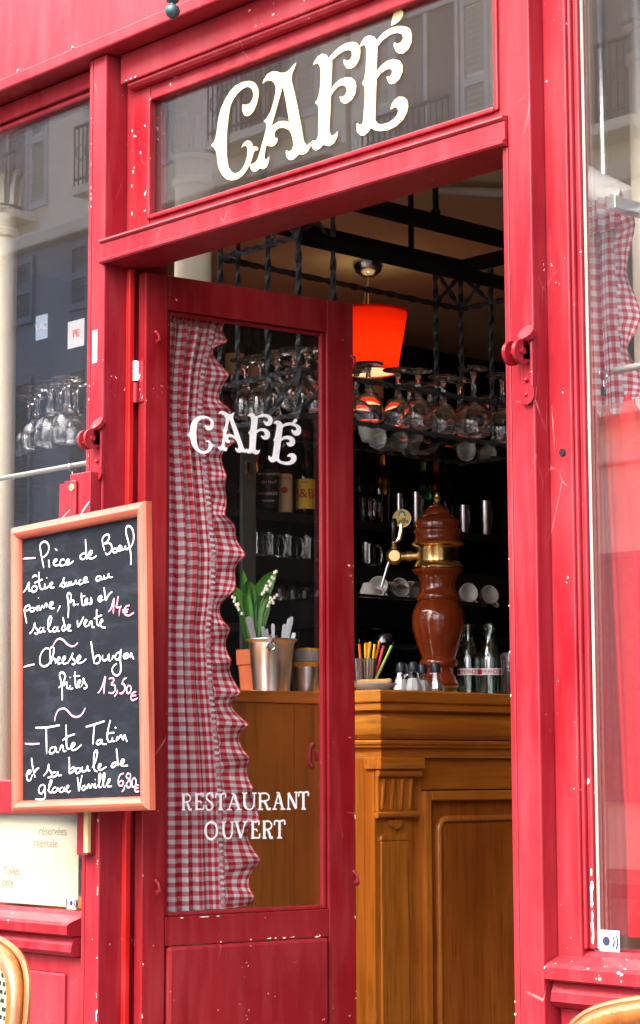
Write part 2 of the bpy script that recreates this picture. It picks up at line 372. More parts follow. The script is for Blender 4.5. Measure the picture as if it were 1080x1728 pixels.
def dup(root, loc, rotz=None, **props):
    r = root.copy(); C.objects.link(r); r.location = loc
    if rotz is not None: r.rotation_euler = (0, 0, rotz)
    for k, v in props.items(): r[k] = v
    for ch in list(root.children):
        c = ch.copy(); C.objects.link(c); c.parent = r
        for g in ch.children:
            d = g.copy(); C.objects.link(d); d.parent = c
    return r
# ================================================================== SETTING
FLOOR = .18; CEIL = 2.80
struct('street', box(B(), -60, 60, -60, 40, -.3, 0), 'asphalt')
struct('pavement', box(B(), -60, 60, -1.9, .02, .002, .13, .01), 'paving')
struct('pavement_opposite', box(B(), -60, 60, -15, -12.6, .002, .13, .01), 'paving')
struct('floor', box(B(), -2.3, 4.2, .2, 6, .004, FLOOR), 'floor_tile')
struct('doorstep', box(B(), -.061, 1.185, .021, .199, .004, FLOOR-.004, .004), 'paving')
struct('ceiling', box(B(), -2.3, 4.2, .2, 6, CEIL, CEIL+.2), 'ceiling_tan')
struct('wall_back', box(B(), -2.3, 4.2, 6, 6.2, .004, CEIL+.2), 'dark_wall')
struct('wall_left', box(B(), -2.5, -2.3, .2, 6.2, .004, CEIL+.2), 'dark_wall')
struct('wall_right', box(B(), 4.2, 4.4, .2, 6.2, .004, CEIL+.2), 'wall_warm')
# the cafe's own house above and beside the shopfront
hs = thing('cafe_house', 'cream rendered house front rising above the red shopfront', 'building', (0, 0, 0))
bx('wall', hs, 'stone_cream', -2.5, 4.4, .05, 6.2, 3.5, 9, .01)
bx('pier', hs, 'stone_cream', -2.5, -1.62, .03, .2, .131, 3.2, .01)
bx('pier', hs, 'stone_cream', 3.3, 4.4, .03, .2, .131, 3.2, .01)
for x0, x1, lb in ((-14, -2.52, 'cream house next to the cafe on the side of the menu board'), (4.42, 12, 'cream house next to the cafe on the side of the red curtain')):
    nb = thing('neighbour_house', lb, 'building'); bx('wall', nb, 'stone_cream', x0, x1, .05, 6.2, .004, 9, .01); bx('plinth', nb, 'stone_trim', x0, x1, .0, .049, .131, .9, .01)
    for k_ in range(4):
        cx = x0+(x1-x0)*(k_+.5)/4
        for z0 in (1.1, 4.2, 6.6): w_ = bx('window', nb, 'window_dark', cx-.5, cx+.5, .03, .0495, z0, z0+1.7, 0); bx('sill', w_, 'stone_trim', cx-.6, cx+.6, -.03, .0494, z0-.1, z0-.001, .01)
# ------------------------------------------------------------------ houses across the street (they show in the panes)
OY = -15.0
def opposite(x0, x1, h, label, blue, seed):
    t = thing('townhouse', label, 'building', (0, 0, 0), 0, 'houses across the street'); rnd = random.Random(seed)
    g = 8.8 if blue else 4.4
    bx('wall', t, 'stone_cream', x0, x1, OY-6, OY, .0, h, .01)
    bx('shopfront', t, 'blue_wood' if blue else 'stone_trim', x0+.05, x1-.05, OY+.002, OY+.22, .131, g, .01)
    bx('cornice', t, 'stone_trim', x0, x1, OY+.003, OY+.35, g+.004, g+.22, .03)
    z = g+.7; k = 0
    nw = 5 if blue else max(2, int((x1-x0)/2.6)); sp = (x1-x0)/nw
    rows = [('g', .9, 3.4), ('m', 4.7, 6.9), ('m', 7.7, 8.7)] if blue else [('g', .9, 3.4)]
    while z+2.2 < h: rows.append(('u', z, z+2.1)); z += 3.1
    shutter = None
    def shut_bm(w, hh):
        b = B(); box(b, 0, .06, 0, .045, 0, hh); box(b, w-.06, w, 0, .045, 0, hh); box(b, .06, w-.06, 0, .045, 0, .1); box(b, .06, w-.06, 0, .045, hh-.1, hh); box(b, .06, w-.06, 0, .045, hh*.5-.05, hh*.5+.05)
        nn = int((hh-.2)/.075)
        for i in range(nn):
            zz = .12+i*(hh-.24)/nn
            if abs(zz-hh*.5) < .08: continue
            vs = [b.verts.new(p) for p in ((.06, .0, zz), (w-.06, .0, zz), (w-.06, .04, zz+.05), (.06, .04, zz+.05))]; b.faces.new(vs)
        return b
    for kind, z0, z1 in rows:
        me = None
        fy = OY+.222 if kind != 'u' else OY+.002
        for i in range(nw):
            cx = x0+sp*(i+.5)
            w_ = bx('window', t, 'window_dark', cx-.5, cx+.5, fy, fy+.02, z0, z1)
            b = B(); box(b, cx-.56, cx-.5, fy, fy+.06, z0-.06, z1+.06); box(b, cx+.5, cx+.56, fy, fy+.06, z0-.06, z1+.06); box(b, cx-.5, cx+.5, fy, fy+.06, z1, z1+.06); box(b, cx-.5, cx+.5, fy, fy+.09, z0-.06, z0); box(b, cx-.025, cx+.025, fy+.021, fy+.05, z0, z1)
            obj('frame', b, 'shutter_grey' if kind == 'u' else 'blue_wood', w_)
            for s in (-1, 1):
                xx = cx-.58-.44 if s < 0 else cx+.58
                if me is None: o = obj('shutter', shut_bm(.44, z1-z0), 'shutter_grey' if kind == 'u' else 'blue_wood', t, loc=(xx, fy, z0)); me = o.data
                else: o = bpy.data.objects.new('shutter', me); C.objects.link(o); o.parent = t; o.location = (xx, fy, z0)
            if kind == 'u':
                bb = bx('balcony', t, 'stone_trim', cx-.75, cx+.75, OY+.003, OY+.45, z0-.2, z0-.07, .015)
                rb = B(); box(rb, cx-.73, cx+.73, OY+.40, OY+.43, z0+.78, z0+.82); box(rb, cx-.73, cx+.73, OY+.40, OY+.43, z0+.02, z0+.05)
                for q in range(16):
                    xq = cx-.72+q*1.44/15; box(rb, xq-.008, xq+.008, OY+.407, OY+.423, z0-.075, z0+.78)
                for q in range(7):
                    xc = cx-.6+q*.2; tube(rb, [(xc+.08*math.cos(a), OY+.415, z0+.42+.12*math.sin(a)) for a in np.linspace(0, 2*PI, 11)], .009, 4)
                obj('railing', rb, 'iron_black', bb)
        if kind == 'u': bx('string_course', t, 'stone_trim', x0, x1, OY+.004, OY+.1, z1+.35, z1+.5, .02)
    bx('roof', t, 'shutter_grey', x0, x1, OY-6, OY+.3, h+.004, h+.5, .05)
    return t
opposite(-46, -30.1, 11.6, 'cream stone house with plain ground floor next to the blue one across the street', False, 1)
opposite(-30, -15.2, 12.4, 'cream house across the street with dark blue wooden lower storeys and louvred shutters', True, 2)
opposite(-15.1, -1.5, 11.5, 'cream stone house across the street ending the row at the open square', False, 3)

# ================================================================== SHOPFRONT
sf = thing('shopfront', 'crimson painted wooden cafe shopfront with chipped paint, transom and large windows', 'shopfront')
ZB0, ZB1 = 2.208, 2.256                      # transom bar
ZH = 2.664                                   # underside of the fascia
XR0, XR1 = 1.134, 1.185
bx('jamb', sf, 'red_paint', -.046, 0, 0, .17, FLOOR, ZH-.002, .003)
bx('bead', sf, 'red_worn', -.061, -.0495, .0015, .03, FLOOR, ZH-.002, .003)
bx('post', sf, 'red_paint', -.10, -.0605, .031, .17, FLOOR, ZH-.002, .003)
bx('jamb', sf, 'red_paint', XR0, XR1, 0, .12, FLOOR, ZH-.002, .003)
bx('bead', sf, 'red_worn', 1.118, XR0-.0028, .003, .05, FLOOR, ZB0-.0, .003)
bx('door_stop', sf, 'red_bright', .0005, .014, .057, .07, FLOOR, ZB0-.004, .002)
# transom bar: flat board with a rounded lip along each edge
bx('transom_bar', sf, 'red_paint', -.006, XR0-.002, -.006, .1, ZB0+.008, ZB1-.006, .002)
b = B(); prof = [(0, ZB0+.010), (-.006, ZB0+.010), (-.010, ZB0+.007), (-.010, ZB0+.002), (-.006, ZB0-.001), (.098, ZB0-.001), (.098, ZB0+.006)]
sweep(b, lambda i, p: ((-.008, XR0-.003)[i], p[0], p[1]), prof, 2); obj('lip', b, 'red_paint', sf)
b = B(); prof = [(.05, ZB1-.0055), (-.007, ZB1-.0055), (-.011, ZB1-.002), (-.010, ZB1+.002), (.05, ZB1+.014)]
sweep(b, lambda i, p: ((-.0075, XR0-.003)[i], p[0], p[1]), prof, 2); obj('lip', b, 'red_paint', sf)
# transom window
TY = .055; gx0 = PY(252, 300, TY)[0]; gx1 = PY(841, 195, TY)[0]; gz0 = PY(256, 370, .066)[2]; gz1 = PY(255, 171, .066)[2]
tw = obj('transom_window', box(B(), .002, gx0, TY, .1, ZB1+.016, ZH-.004, .002), 'red_worn', sf); bx('stile', tw, 'red_worn', gx1, XR0-.003, TY, .1, ZB1+.016, ZH-.004, .002)
bx('rail', tw, 'red_paint', gx0+.0005, gx1-.0005, TY+.001, .1, ZB1+.016, gz0, .002); bx('rail', tw, 'red_paint', gx0+.0005, gx1-.0005, TY+.001, .1, gz1, ZH-.004, .002)
for (a0, a1, c0, c1) in ((gx0-.004, gx0+.007, gz0-.004, gz1+.004), (gx1-.007, gx1+.004, gz0-.004, gz1+.004)): bx('bead', tw, 'red_worn', a0, a1, TY-.006, TY+.012, c0, c1, .003)
for (c0, c1) in ((gz0-.005, gz0+.005), (gz1-.006, gz1+.004)): bx('bead', tw, 'red_worn', gx0+.0075, gx1-.0075, TY-.006, TY+.012, c0, c1, .003)
tp = bx('transom_pane', sf, 'window_glass', gx0+.001, gx1-.001, .066, .070, gz0+.001, gz1-.001, 0)
# header above the transom window, set in the reveal
hz = PY(200, 145, .03)[2]
bx('header', sf, 'red_paint', .012, XR0-.004, .028, .0545, hz, ZH-.002, .003)
b = B(); prof = [(.054, hz-.001), (.034, hz-.001), (.034, hz-.006), (.040, hz-.012), (.0485, hz-.014), (.054, hz-.014)]
sweep(b, lambda i, p: ((.03, XR0-.005)[i], p[0], p[1]), prof, 2); obj('moulding', b, 'red_paint', sf)
# fascia: flat board over a rounded band, both running the whole front
zb = PY(0, 133, -.023)[2]
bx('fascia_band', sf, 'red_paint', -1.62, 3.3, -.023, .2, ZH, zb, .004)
bx('fascia_board', sf, 'red_panel', -1.62, 3.3, -.008, .2, zb+.002, 3.2, .003)
b = B(); prof = [(.2, 3.201), (-.02, 3.201), (-.05, 3.24), (-.12, 3.27), (-.16, 3.32), (-.16, 3.4), (.2, 3.5)]
sweep(b, lambda i, p: ((-1.62, 3.3)[i], p[0], p[1]), prof, 2); obj('cornice', b, 'red_paint', sf)
for px_, py_ in ((123, 77), (31, 116)):
    p = PY(px_, py_, -.022); b = B(); ball(b, (p[0], -.022, zb+.001), .004, 8, 6); obj('nail', b, 'lid_grey', sf)
# ---- left window
LG0, LG1 = .868, 2.622
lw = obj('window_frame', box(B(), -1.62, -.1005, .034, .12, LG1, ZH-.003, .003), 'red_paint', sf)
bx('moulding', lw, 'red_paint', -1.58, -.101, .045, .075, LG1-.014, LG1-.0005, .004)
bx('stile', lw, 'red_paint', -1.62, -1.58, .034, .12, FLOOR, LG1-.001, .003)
lp = bx('window_pane', sf, 'window_glass', -1.578, -.1015, .060, .065, LG0+.002, LG1-.015, 0)
LR0, LR1 = float(PY(10, 1373, .05)[2]), float(PY(10, 1316, .05)[2])
bx('glazing_bar', lw, 'red_paint', -1.579, -.1012, .044, .0595, LR0, LR1, .004)
def riser(x0, x1, par):
    s_ = obj('sill', sweep(B(), lambda i, p: ((x0, x1)[i], p[0], p[1]), [(.12, .866), (.05, .866), (.04, .858), (.004, .846), (-.004, .840), (-.004, .822), (.004, .818), (.12, .818)], 2), 'red_worn', par)
    obj('moulding', sweep(B(), lambda i, p: ((x0+.002, x1-.002)[i], p[0], p[1]), [(.12, .816), (.018, .816), (.010, .800), (.008, .786), (.020, .776), (.12, .776)], 2), 'red_paint', par)
    bx('stall_riser', par, 'red_paint', x0, x1, .035, .12, FLOOR-.04, .774, .002)
    w = x1-x0
    b = B(); box(b, x0+.05, x1-.05, .028, .036, .27, .74, .006); obj('panel', b, 'red_panel', par)
riser(-1.62, -.101, sf)
# ---- right window
RX0 = XR1+.0005; RX1 = PY(963, 600, .034)[0]; RX2 = PY(972, 600, .03)[0]; RX3 = PY(980, 600, .05)[0]; RXE = 3.3
bx('window_frame', sf, 'red_worn', RX0, RX1, .034, .07, .775, ZH-.002, .003)
bx('moulding', sf, 'red_paint', RX1+.0005, (RX1+RX2)/2, .038, .068, .868, 2.62, .003)
bx('moulding', sf, 'red_worn', (RX1+RX2)/2+.0005, RX2+.004, .044, .067, .868, 2.62, .003)
bx('glazing_bead', sf, 'cream_bead', RX2+.0045, RX3+.002, .052, .0595, .869, 2.62, .001)
rw = bx('window_head', sf, 'red_paint', RX1+.0005, RXE, .034, .12, 2.622, ZH-.002, .003)
bx('stile', rw, 'red_paint', RXE-.05, RXE, .034, .12, .868, 2.62, .003)
rp = bx('window_pane', sf, 'window_glass', RX2+.003, RXE-.051, .060, .065, .868, 2.621, 0)
riser(RX0+.004, RXE, sf)
# ---- iron shutter catches on the jambs
def catch(px_, py_, X):
    z = PY(px_, py_, 0)[2]
    t = obj('shutter_catch', box(B(), X-.014, X+.014, -.005, .001, z-.075, z+.035, .004), 'red_worn', sf)
    b = B(); tube(b, [(X+.002, -.004, z-.07), (X+.002, -.008, z-.07)], .017, 14); obj('plate_end', b, 'red_worn', t, True)
    b = B(); tube(b, [(X+.004, -.003, z+.03), (X+.004, -.010, z+.035)], .016, 14); obj('plate_end', b, 'red_worn', t, True)
    for dx in (-.020, .002):                       # two round cheeks with a pin between
        b = B(); tube(b, [(X+dx, -.022, z), (X+dx+.007, -.022, z)], .021, 18); box(b, X+dx, X+dx+.007, -.022, -.004, z-.013, z+.02, .001); obj('cheek', b, 'red_worn', t, True)
    b = B(); tube(b, [(X-.024, -.024, z), (X+.013, -.024, z)], .0055, 10); obj('pin', b, 'red_worn', t, True)
    for dz in (-.07, -.045, .033):
        b = B(); ball(b, (X+.002, -.0075, z+dz), .004, 8, 6); obj('screw', b, 'red_paint', t, True)
catch(886, 598, 1.172); catch(155, 745, -.012)
# filled patch of old hinge and wood block on the left jamb
z = PY(160, 585, 0)[2]; bx('putty_patch', sf, 'cloth_grey', -.038, -.022, -.0012, .002, z-.035, z+.035, .001)
z = PY(152, 1405, 0)[2]; q = bx('wood_block', sf, 'red_worn', -.05, -.012, -.02, .001, z-.045, z+.06, .003); bx('split_edge', q, 'raw_wood', -.024, -.010, -.022, -.012, z-.04, z+.058, .002)
b = B(); p = PY(950, 763, .034); tube(b, [(p[0], .031, p[2]), (p[0], .0335, p[2])], .006, 14); obj('bolt_hole', b, 'label_black', sf, True)
# ---- lettering on the transom pane
CAFE = {
'C': (1, [[(370,435),(400,440),(440,425),(465,385),(475,340),(465,295),(440,270),(410,265),(370,285),(320,330),(280,385),(255,440),(240,510),(228,600),(218,700),(216,800),(217,900),(222,980),(235,1040),(260,1080),(300,1098),(340,1080),(375,1040),(400,985),(415,920),(418,860),(405,830),(380,830),(362,850),(368,825),(390,795),(420,780),(445,790),(460,815),(468,845),(490,838),(512,845),(515,875),(495,872),(478,890),(465,930),(455,970),(435,1020),(400,1080),(360,1125),(310,1155),(260,1162),(215,1150),(175,1110),(148,1060),(132,1000),(125,940),(118,890),(100,855),(68,825),(100,790),(115,745),(125,680),(130,620),(145,540),(165,470),(200,390),(245,315),(300,255),(360,222),(430,208),(475,220),(505,255),(520,300),(520,360),(505,430),(480,490),(450,530),(415,547),(385,535),(370,500),(366,465)]]),
'A': (1, [[(560,235),(575,195),(605,145),(650,120),(695,118),(735,132),(780,128),(820,100),(850,65),(882,30),(870,80),(845,140),(838,190),(845,240),(870,340),(900,480),(930,640),(955,790),(975,825),(1000,820),(1022,795),(1018,840),(1000,880),(970,908),(935,915),(910,910),(885,940),(850,965),(815,965),(790,935),(785,875),(810,888),(840,875),(858,830),(855,780),(840,720),(815,680),(770,658),(720,660),(685,685),(672,720),(678,755),(705,757),(700,790),(680,825),(650,838),(615,830),(600,815),(590,860),(578,920),(580,958),(600,962),(625,935),(620,985),(600,1035),(570,1055),(535,1045),(510,1070),(475,1080),(450,1060),(440,1020),(455,1005),(490,995),(515,960),(540,880),(570,770),(595,680),(600,630),(590,605),(572,595),(600,570),(640,500),(665,420),(685,330),(690,270),(675,230),(645,205),(610,205),(580,220)],
          [(750,262),(735,330),(700,450),(670,560),(640,660),(670,625),(720,598),(770,592),(818,605),(805,520),(785,400),(765,300)]]),
'F': (2, [[(100,597),(115,560),(150,510),(190,490),(220,498),(242,530),(280,490),(340,430),(400,395),(460,382),(505,395),(530,430),(532,490),(520,550),(485,605),(440,630),(405,620),(382,575),(383,540),(405,555),(435,548),(458,515),(455,470),(430,455),(385,465),(330,500),(275,550),(275,620),(270,700),(265,815),(300,765),(350,725),(400,705),(450,708),(485,740),(495,790),(488,850),(460,905),(420,938),(385,945),(355,925),(343,880),(365,885),(395,870),(412,830),(400,790),(370,775),(325,795),(290,835),(262,880),(260,1000),(252,1120),(250,1200),(265,1235),(295,1230),(328,1195),(322,1250),(295,1305),(250,1333),(195,1320),(165,1355),(125,1372),(95,1350),(85,1300),(100,1282),(130,1285),(150,1240),(152,1140),(152,980),(140,950),(122,940),(145,900),(165,820),(172,700),(170,620),(150,580),(125,582)]]),
'E': (2, [[(528,432),(545,380),(575,340),(615,322),(655,335),(682,370),(730,310),(800,260),(870,238),(940,240),(985,265),(1000,320),(998,390),(970,450),(925,488),(885,490),(855,465),(838,420),(842,388),(870,402),(905,385),(925,345),(910,310),(870,300),(810,315),(740,365),(688,425),(685,520),(680,655),(720,600),(780,555),(840,538),(890,555),(915,600),(915,660),(890,720),(850,760),(810,768),(785,745),(772,700),(795,702),(820,680),(825,645),(800,625),(760,640),(715,675),(680,722),(675,850),(670,1000),(668,1100),(690,1130),(730,1135),(790,1118),(840,1085),(870,1045),(880,1005),(860,975),(830,985),(810,1000),(815,960),(840,915),(885,882),(930,885),(960,920),(968,970),(955,1030),(920,1095),(860,1150),(790,1185),(710,1195),(660,1185),(632,1165),(605,1205),(570,1235),(535,1235),(505,1205),(497,1160),(503,1122),(525,1140),(550,1130),(562,1090),(568,980),(575,870),(572,790),(548,760),(570,720),(582,640),(588,540),(588,450),(575,410),(550,415)]]),
"'": (2, [[(812,235),(822,180),(835,125),(870,90),(905,85),(925,110),(918,150),(890,190),(850,222)]])}
def photo_px(reg, p): return (345+p[0]/5.684, 100+p[1]/5.684) if reg == 1 else (510+p[0]/5.4, p[1]/5.4)
RECT = {}                                      # the letters unrolled onto the pane (metres)
for ch, (reg, loops) in CAFE.items():
    RECT[ch] = [[tuple(PY(*photo_px(reg, p), .0655)[[0, 2]]) for p in L] for L in loops]
    b = B(); poly(b, RECT[ch], lambda a, c, d: (a, .0655-d, c), .0012); obj('accent' if ch == "'" else 'letter', b, 'gold_leaf', tp)
# ---- glazed door leaf, standing open
DO = np.array([.041, .078]); DA = math.radians(82.5)
def D(x, y): return PL(x, y, DO, DA)
dr = thing('door', 'crimson half-glazed door leaf standing open into the cafe', 'door', (DO[0], DO[1], 0), DA)
LW = D(598, 900)[0]; DZ1 = D(420, 485)[1]; TH = .030
u0 = D(282, 1000)[0]; u1 = D(553, 1000)[0]; dz1 = D(430, 543)[1]; dz0 = D(420, 1541)[1]; pz1 = D(420, 1590)[1]
bx('hinge_stile', dr, 'red_door_shaded', 0, u0-.0005, 0, TH, .2, DZ1, .0025); bx('lock_stile', dr, 'red_door_shaded', u1+.0005, LW, 0, TH, .2, DZ1, .0025)
bx('top_rail', dr, 'red_door_shaded', u0, u1, .0006, TH, dz1, DZ1-.001, .001)
bx('middle_rail', dr, 'red_door_shaded', u0, u1, .0006, TH, pz1+.002, dz0, .001)
bx('bottom_rail', dr, 'red_door_shaded', u0, u1, .0006, TH, .2, .32, .001)
bx('panel', dr, 'red_door_shaded', u0+.004, u1-.004, -.007, TH-.006, .326, pz1, .007)
b = B(); box(b, u0+.0005, u0+.010, .008, .018, dz0+.001, dz1-.001, .002); obj('bead', b, 'red_worn', dr)
b = B(); box(b, u1-.012, u1-.0005, .006, .018, dz0+.001, dz1-.001, .003); obj('bead', b, 'red_worn', dr)
b = B(); box(b, u0+.0105, u1-.0125, .007, .018, dz0+.001, dz0+.009, .002); obj('bead', b, 'red_worn', dr)
b = B(); box(b, u0+.0105, u1-.0125, .008, .018, dz1-.009, dz1-.001, .002); obj('bead', b, 'red_door_shaded', dr)
dp = bx('pane', dr, 'pane_glass', u0+.002, u1-.002, .0185, .0215, dz0+.001, dz1-.001, 0)
# its letters: the same alphabet, fitted into the places they take on the glass
def fit(ch, x0, x1, y0, y1, skew, extra=None):
    L0 = RECT[ch]; src = L0[0]
    ax0, ax1 = min(p[0] for p in src), max(p[0] for p in src); az0, az1 = min(p[1] for p in src), max(p[1] for p in src)
    def f(p):
        a = (p[0]-ax0)/(ax1-ax0); c = (az1-p[1])/(az1-az0)
        return D(310+(x0+a*(x1-x0)+skew*(.5-c)*(y1-y0))/4.909, 670+(y0+c*(y1-y0)+.12*(a-.5)*(x1-x0))/4.909)
    b = B(); poly(b, [[f(p) for p in L] for L in L0], lambda a, c, d: (a, .018-d, c), .001); obj('accent' if ch == "'" else 'letter', b, 'white_letter', dp)
fit('C', 62, 292, 140, 460, -.06); fit('A', 296, 540, 108, 448, -.16); fit('F', 552, 770, 125, 470, .02); fit('E', 750, 1000, 195, 552, .08); fit("'", 944, 975, 170, 208, .3)
GL = {  # strokes: points, half width
'R': [([(.2,.04),(.2,.96)],.1),([(.05,.97),(.2,.93),(.6,.95),(.85,.8),(.8,.58),(.5,.5),(.25,.5)],.06),([(.5,.5),(.68,.25),(.75,.06),(.98,.06)],.09),([(.02,.03),(.4,.03)],.05)],
'E': [([(.22,.04),(.22,.96)],.1),([(.05,.97),(.5,.93),(.85,.98),(.82,.76)],.06),([(.25,.5),(.6,.52),(.66,.4)],.05),([(.05,.03),(.5,.05),(.88,.06),(.9,.28)],.06)],
'S': [([(.84,.72),(.8,.95),(.5,1.0),(.2,.9),(.16,.7),(.4,.55),(.7,.42),(.86,.25),(.7,.06),(.4,.0),(.14,.1),(.1,.3)],.075)],
'T': [([(.5,.04),(.5,.95)],.1),([(.04,.72),(.1,.95),(.5,.93),(.9,.97),(.96,.74)],.06),([(.28,.03),(.72,.03)],.05)],
'A': [([(.5,.97),(.82,.05)],.1),([(.48,.95),(.16,.06)],.055),([(.26,.38),(.68,.36)],.045),([(.0,.03),(.34,.03)],.05),([(.62,.03),(1.0,.03)],.05),([(.3,.98),(.5,.95)],.05)],
'U': [([(.18,.96),(.18,.35),(.3,.1)],.1),([(.3,.1),(.5,.02),(.72,.1),(.84,.4),(.84,.96)],.06),([(.0,.97),(.36,.97)],.05),([(.68,.97),(1.0,.97)],.05)],
'N': [([(.16,.04),(.16,.95)],.06),([(.16,.95),(.84,.06)],.1),([(.84,.06),(.84,.95)],.06),([(.0,.03),(.34,.03)],.05),([(.66,.97),(1.0,.97)],.05)],
'O': [([(.5,1.0),(.2,.85),(.1,.5),(.2,.15),(.5,0),(.8,.15),(.92,.5),(.8,.85),(.5,1.0)],.085)],
'V': [([(.16,.95),(.5,.05)],.1),([(.5,.05),(.84,.95)],.055),([(.0,.97),(.34,.97)],.05),([(.66,.97),(1.0,.97)],.05)]}
def glyph(ch, x0, x1, y0, y1, dy):
    b = B(); sc = (D(300+x1/4.5, 1320+y1/4.5)[0]-D(300+x0/4.5, 1320+y1/4.5)[0]); hh = D(300+x0/4.5, 1320+y0/4.5)[1]-D(300+x0/4.5, 1320+y1/4.5)[1]
    for k, (pts, w) in enumerate(GL[ch]):
        pp = smooth_path([(*p, 0) for p in pts], 4) if len(pts) > 2 else [Vector((*p, 0)) for p in pts]
        q = [D(300+(x0+p.x*(x1-x0))/4.5, 1320+(y1-p.y*(y1-y0)+dy*(p.x-.5))/4.5) for p in pp]
        t = B(); tube(t, [(a, 0, c) for a, c in q], [w*hh*.8]*len(q), 8)
        for v in t.verts: b.verts.new((v.co.x, .0175+v.co.y*.08-.0002*k, v.co.z))
        b.verts.ensure_lookup_table(); off = len(b.verts)-len(t.verts); t.verts.index_update()
        for f in t.faces: b.faces.new([b.verts[off+v.index] for v in f.verts])
        t.free()
    obj('letter', b, 'white_letter', dp)
for ch, x0, x1, y0, y1 in zip('RESTAURANT', (62,160,243,318,405,522,640,752,862,950), (140,236,310,402,520,632,742,850,948,1030), (86,84,84,84,84,80,78,76,74,70), (215,213,213,213,213,211,211,209,209,208)): glyph(ch, x0, x1, y0, y1, 0)
for ch, x0, x1, y0, y1 in zip('OUVERT', (234,365,465,588,676,765), (342,462,562,662,758,852), (302,300,298,294,290,288), (434,432,432,430,430,428)): glyph(ch, x0, x1, y0, y1, 0)
# fittings: two catch hooks on each stile, butt hinges, turn handle
for hx, hy in ((262, 572), (592, 612), (262, 1498), (598, 1482)):
    a, c = D(hx, hy); a = min(a, LW-.008)
    h = obj('catch_hook', ball(B(), (a, -.004, c+.014), .0045, 10, 6), 'red_worn', dr, True)
    b = B(); tube(b, smooth_path([(a, -.004, c+.014), (a+.001, -.012, c+.006), (a+.002, -.014, c-.004), (a-.002, -.016, c-.012), (a-.006, -.018, c-.006)], 4), [.003]*9+[.0045]*8, 8); obj('hook', b, 'red_worn', h, True)
for hz_ in (D(235, 640)[1], .55):
    h = bx('hinge', dr, 'red_worn', -.003, .0005, .004, .024, hz_-.045, hz_+.045, .001)
    for s in (0, 1):
        b = B(); tube(b, [(-.007, .027, hz_-.045+.046*s), (-.007, .027, hz_-.003+.046*s)], .008, 12); obj('knuckle', b, 'red_paint' if not s else 'sticker_white', h, True)
a, c = D(541, 1275); h = bx('handle', dr, 'red_door_shaded', u1+.004, u1+.012, TH, TH+.03, c-.012, c+.012, .003)
b = B(); tube(b, smooth_path([(u1+.006, TH+.03, c+.028), (u1-.002, TH+.036, c+.014), (u1-.003, TH+.036, c-.012), (u1+.004, TH+.03, c-.028)], 5), [.004, .005]+[.006]*12+[.005, .004], 10); obj('grip', b, 'red_door_shaded', h, True)

# ---- paint chips along the arrises
def chip(par, o, r_, u_, w, h, mt='cream_bead', nm='paint_chip', th=.0007):
    o, r_, u_ = Vector(o), Vector(r_), Vector(u_); n_ = r_.cross(u_); m_ = 8; L = [(w*.5*random.uniform(.5, 1)*math.cos(2*PI*i/m_), h*.5*random.uniform(.55, 1)*math.sin(2*PI*i/m_)) for i in range(m_)]
    b = B(); poly(b, [L], lambda a, c, d: tuple(o+r_*a+u_*c+n_*d), th); obj(nm, b, mt, par)
XV, ZV = (1, 0, 0), (0, 0, 1)
rc = random.Random(4)
def run(par, x, y, z0, z1, n_, w, h):
    for _ in range(n_):
        f = rc.random()**1.6; chip(par, (x+rc.uniform(-.0012, .0012), y-rc.uniform(0, .0004), z0+(z1-z0)*f), XV, ZV, w*rc.uniform(.35, 1.2), h*rc.choice((.25, .4, .6, 1.0, 1.7)))
run(sf, -.002, -.0002, .6, 1.25, 16, .0055, .014); run(sf, -.002, -.0002, 1.5, 2.1, 3, .003, .006)
run(sf, 1.1205, .0028, .56, 1.05, 9, .006, .014); run(sf, 1.1205, .0028, 1.1, 2.1, 4, .003, .006)
run(sf, -.0478, -.0002, 1.35, 2.62, 16, .003, .006)
for z in (.884, .895, .905, .922, .94, .955, .968, .99): chip(sf, (RX2+.0012+rc.uniform(-.001, .001), .0436-rc.uniform(0, .0003), z), XV, ZV, rc.uniform(.003, .008), rc.uniform(.012, .04))
for _ in range(5): chip(sf, (rc.uniform(1.22, 1.6), .0035, .8465), XV, ZV, rc.uniform(.003, .012), .003)
for _ in range(9): chip(dr, (rc.uniform(u0+.01, u1-.02), -.0003, pz1+.003+rc.uniform(0, .003)), XV, ZV, rc.choice((.004, .006, .012, .02)), rc.uniform(.002, .005))
for _ in range(4): chip(dr, (rc.uniform(u0+.01, u0+.14), .0002, dz0-.003), XV, ZV, rc.uniform(.006, .022), .0025)
run(dr, .003, -.0002, .5, 1.2, 10, .004, .011); run(dr, LW-.003, -.0002, .5, 1.9, 8, .003, .006)
for x, z in ((.034, 2.55), (.05, 2.552), (.065, 2.553)): chip(sf, (x, .0275, hz+.004), XV, ZV, .008, .004)
for z in (2.32, 2.38, 2.41, 2.5): chip(sf, (.022+random.uniform(-.004, .004), TY-.0004, z), XV, ZV, .005, .009)
# ================================================================== CURTAIN ON THE DOOR
def curtain_main(u_l, u_r, z1, z0, y0, amp, folds, width, ph=0, seed=0, gather=.03):
    rnd = random.Random(seed); fr = [rnd.uniform(.75, 1.3) for _ in range(12)]; phs = [rnd.uniform(-.5, .5) for _ in range(12)]
    def fn(s, t):
        ul, ur = u_l(t), u_r(t); g = min(1, t/gather) if gather else 1
        w = 2*PI*folds*s*(1+.06*math.sin(3*s+1)) + .9*math.sin(1.7*t+ph)+.5*math.sin(5*s)
        a = amp*(.35+.65*g)*(.7+.45*math.sin(2.1*s*folds/3+ph))
        y = y0 + a*math.sin(w) + .3*a*math.sin(2.3*w+1.1+2*t)
        u = ul+(ur-ul)*s + .25*a*math.cos(w)*(1 if 0 < s < 1 else 0)
        return (u, y, z1+(z0-z1)*t)
    return fn, lambda s, t: (s*width, (1-t)*(z1-z0))
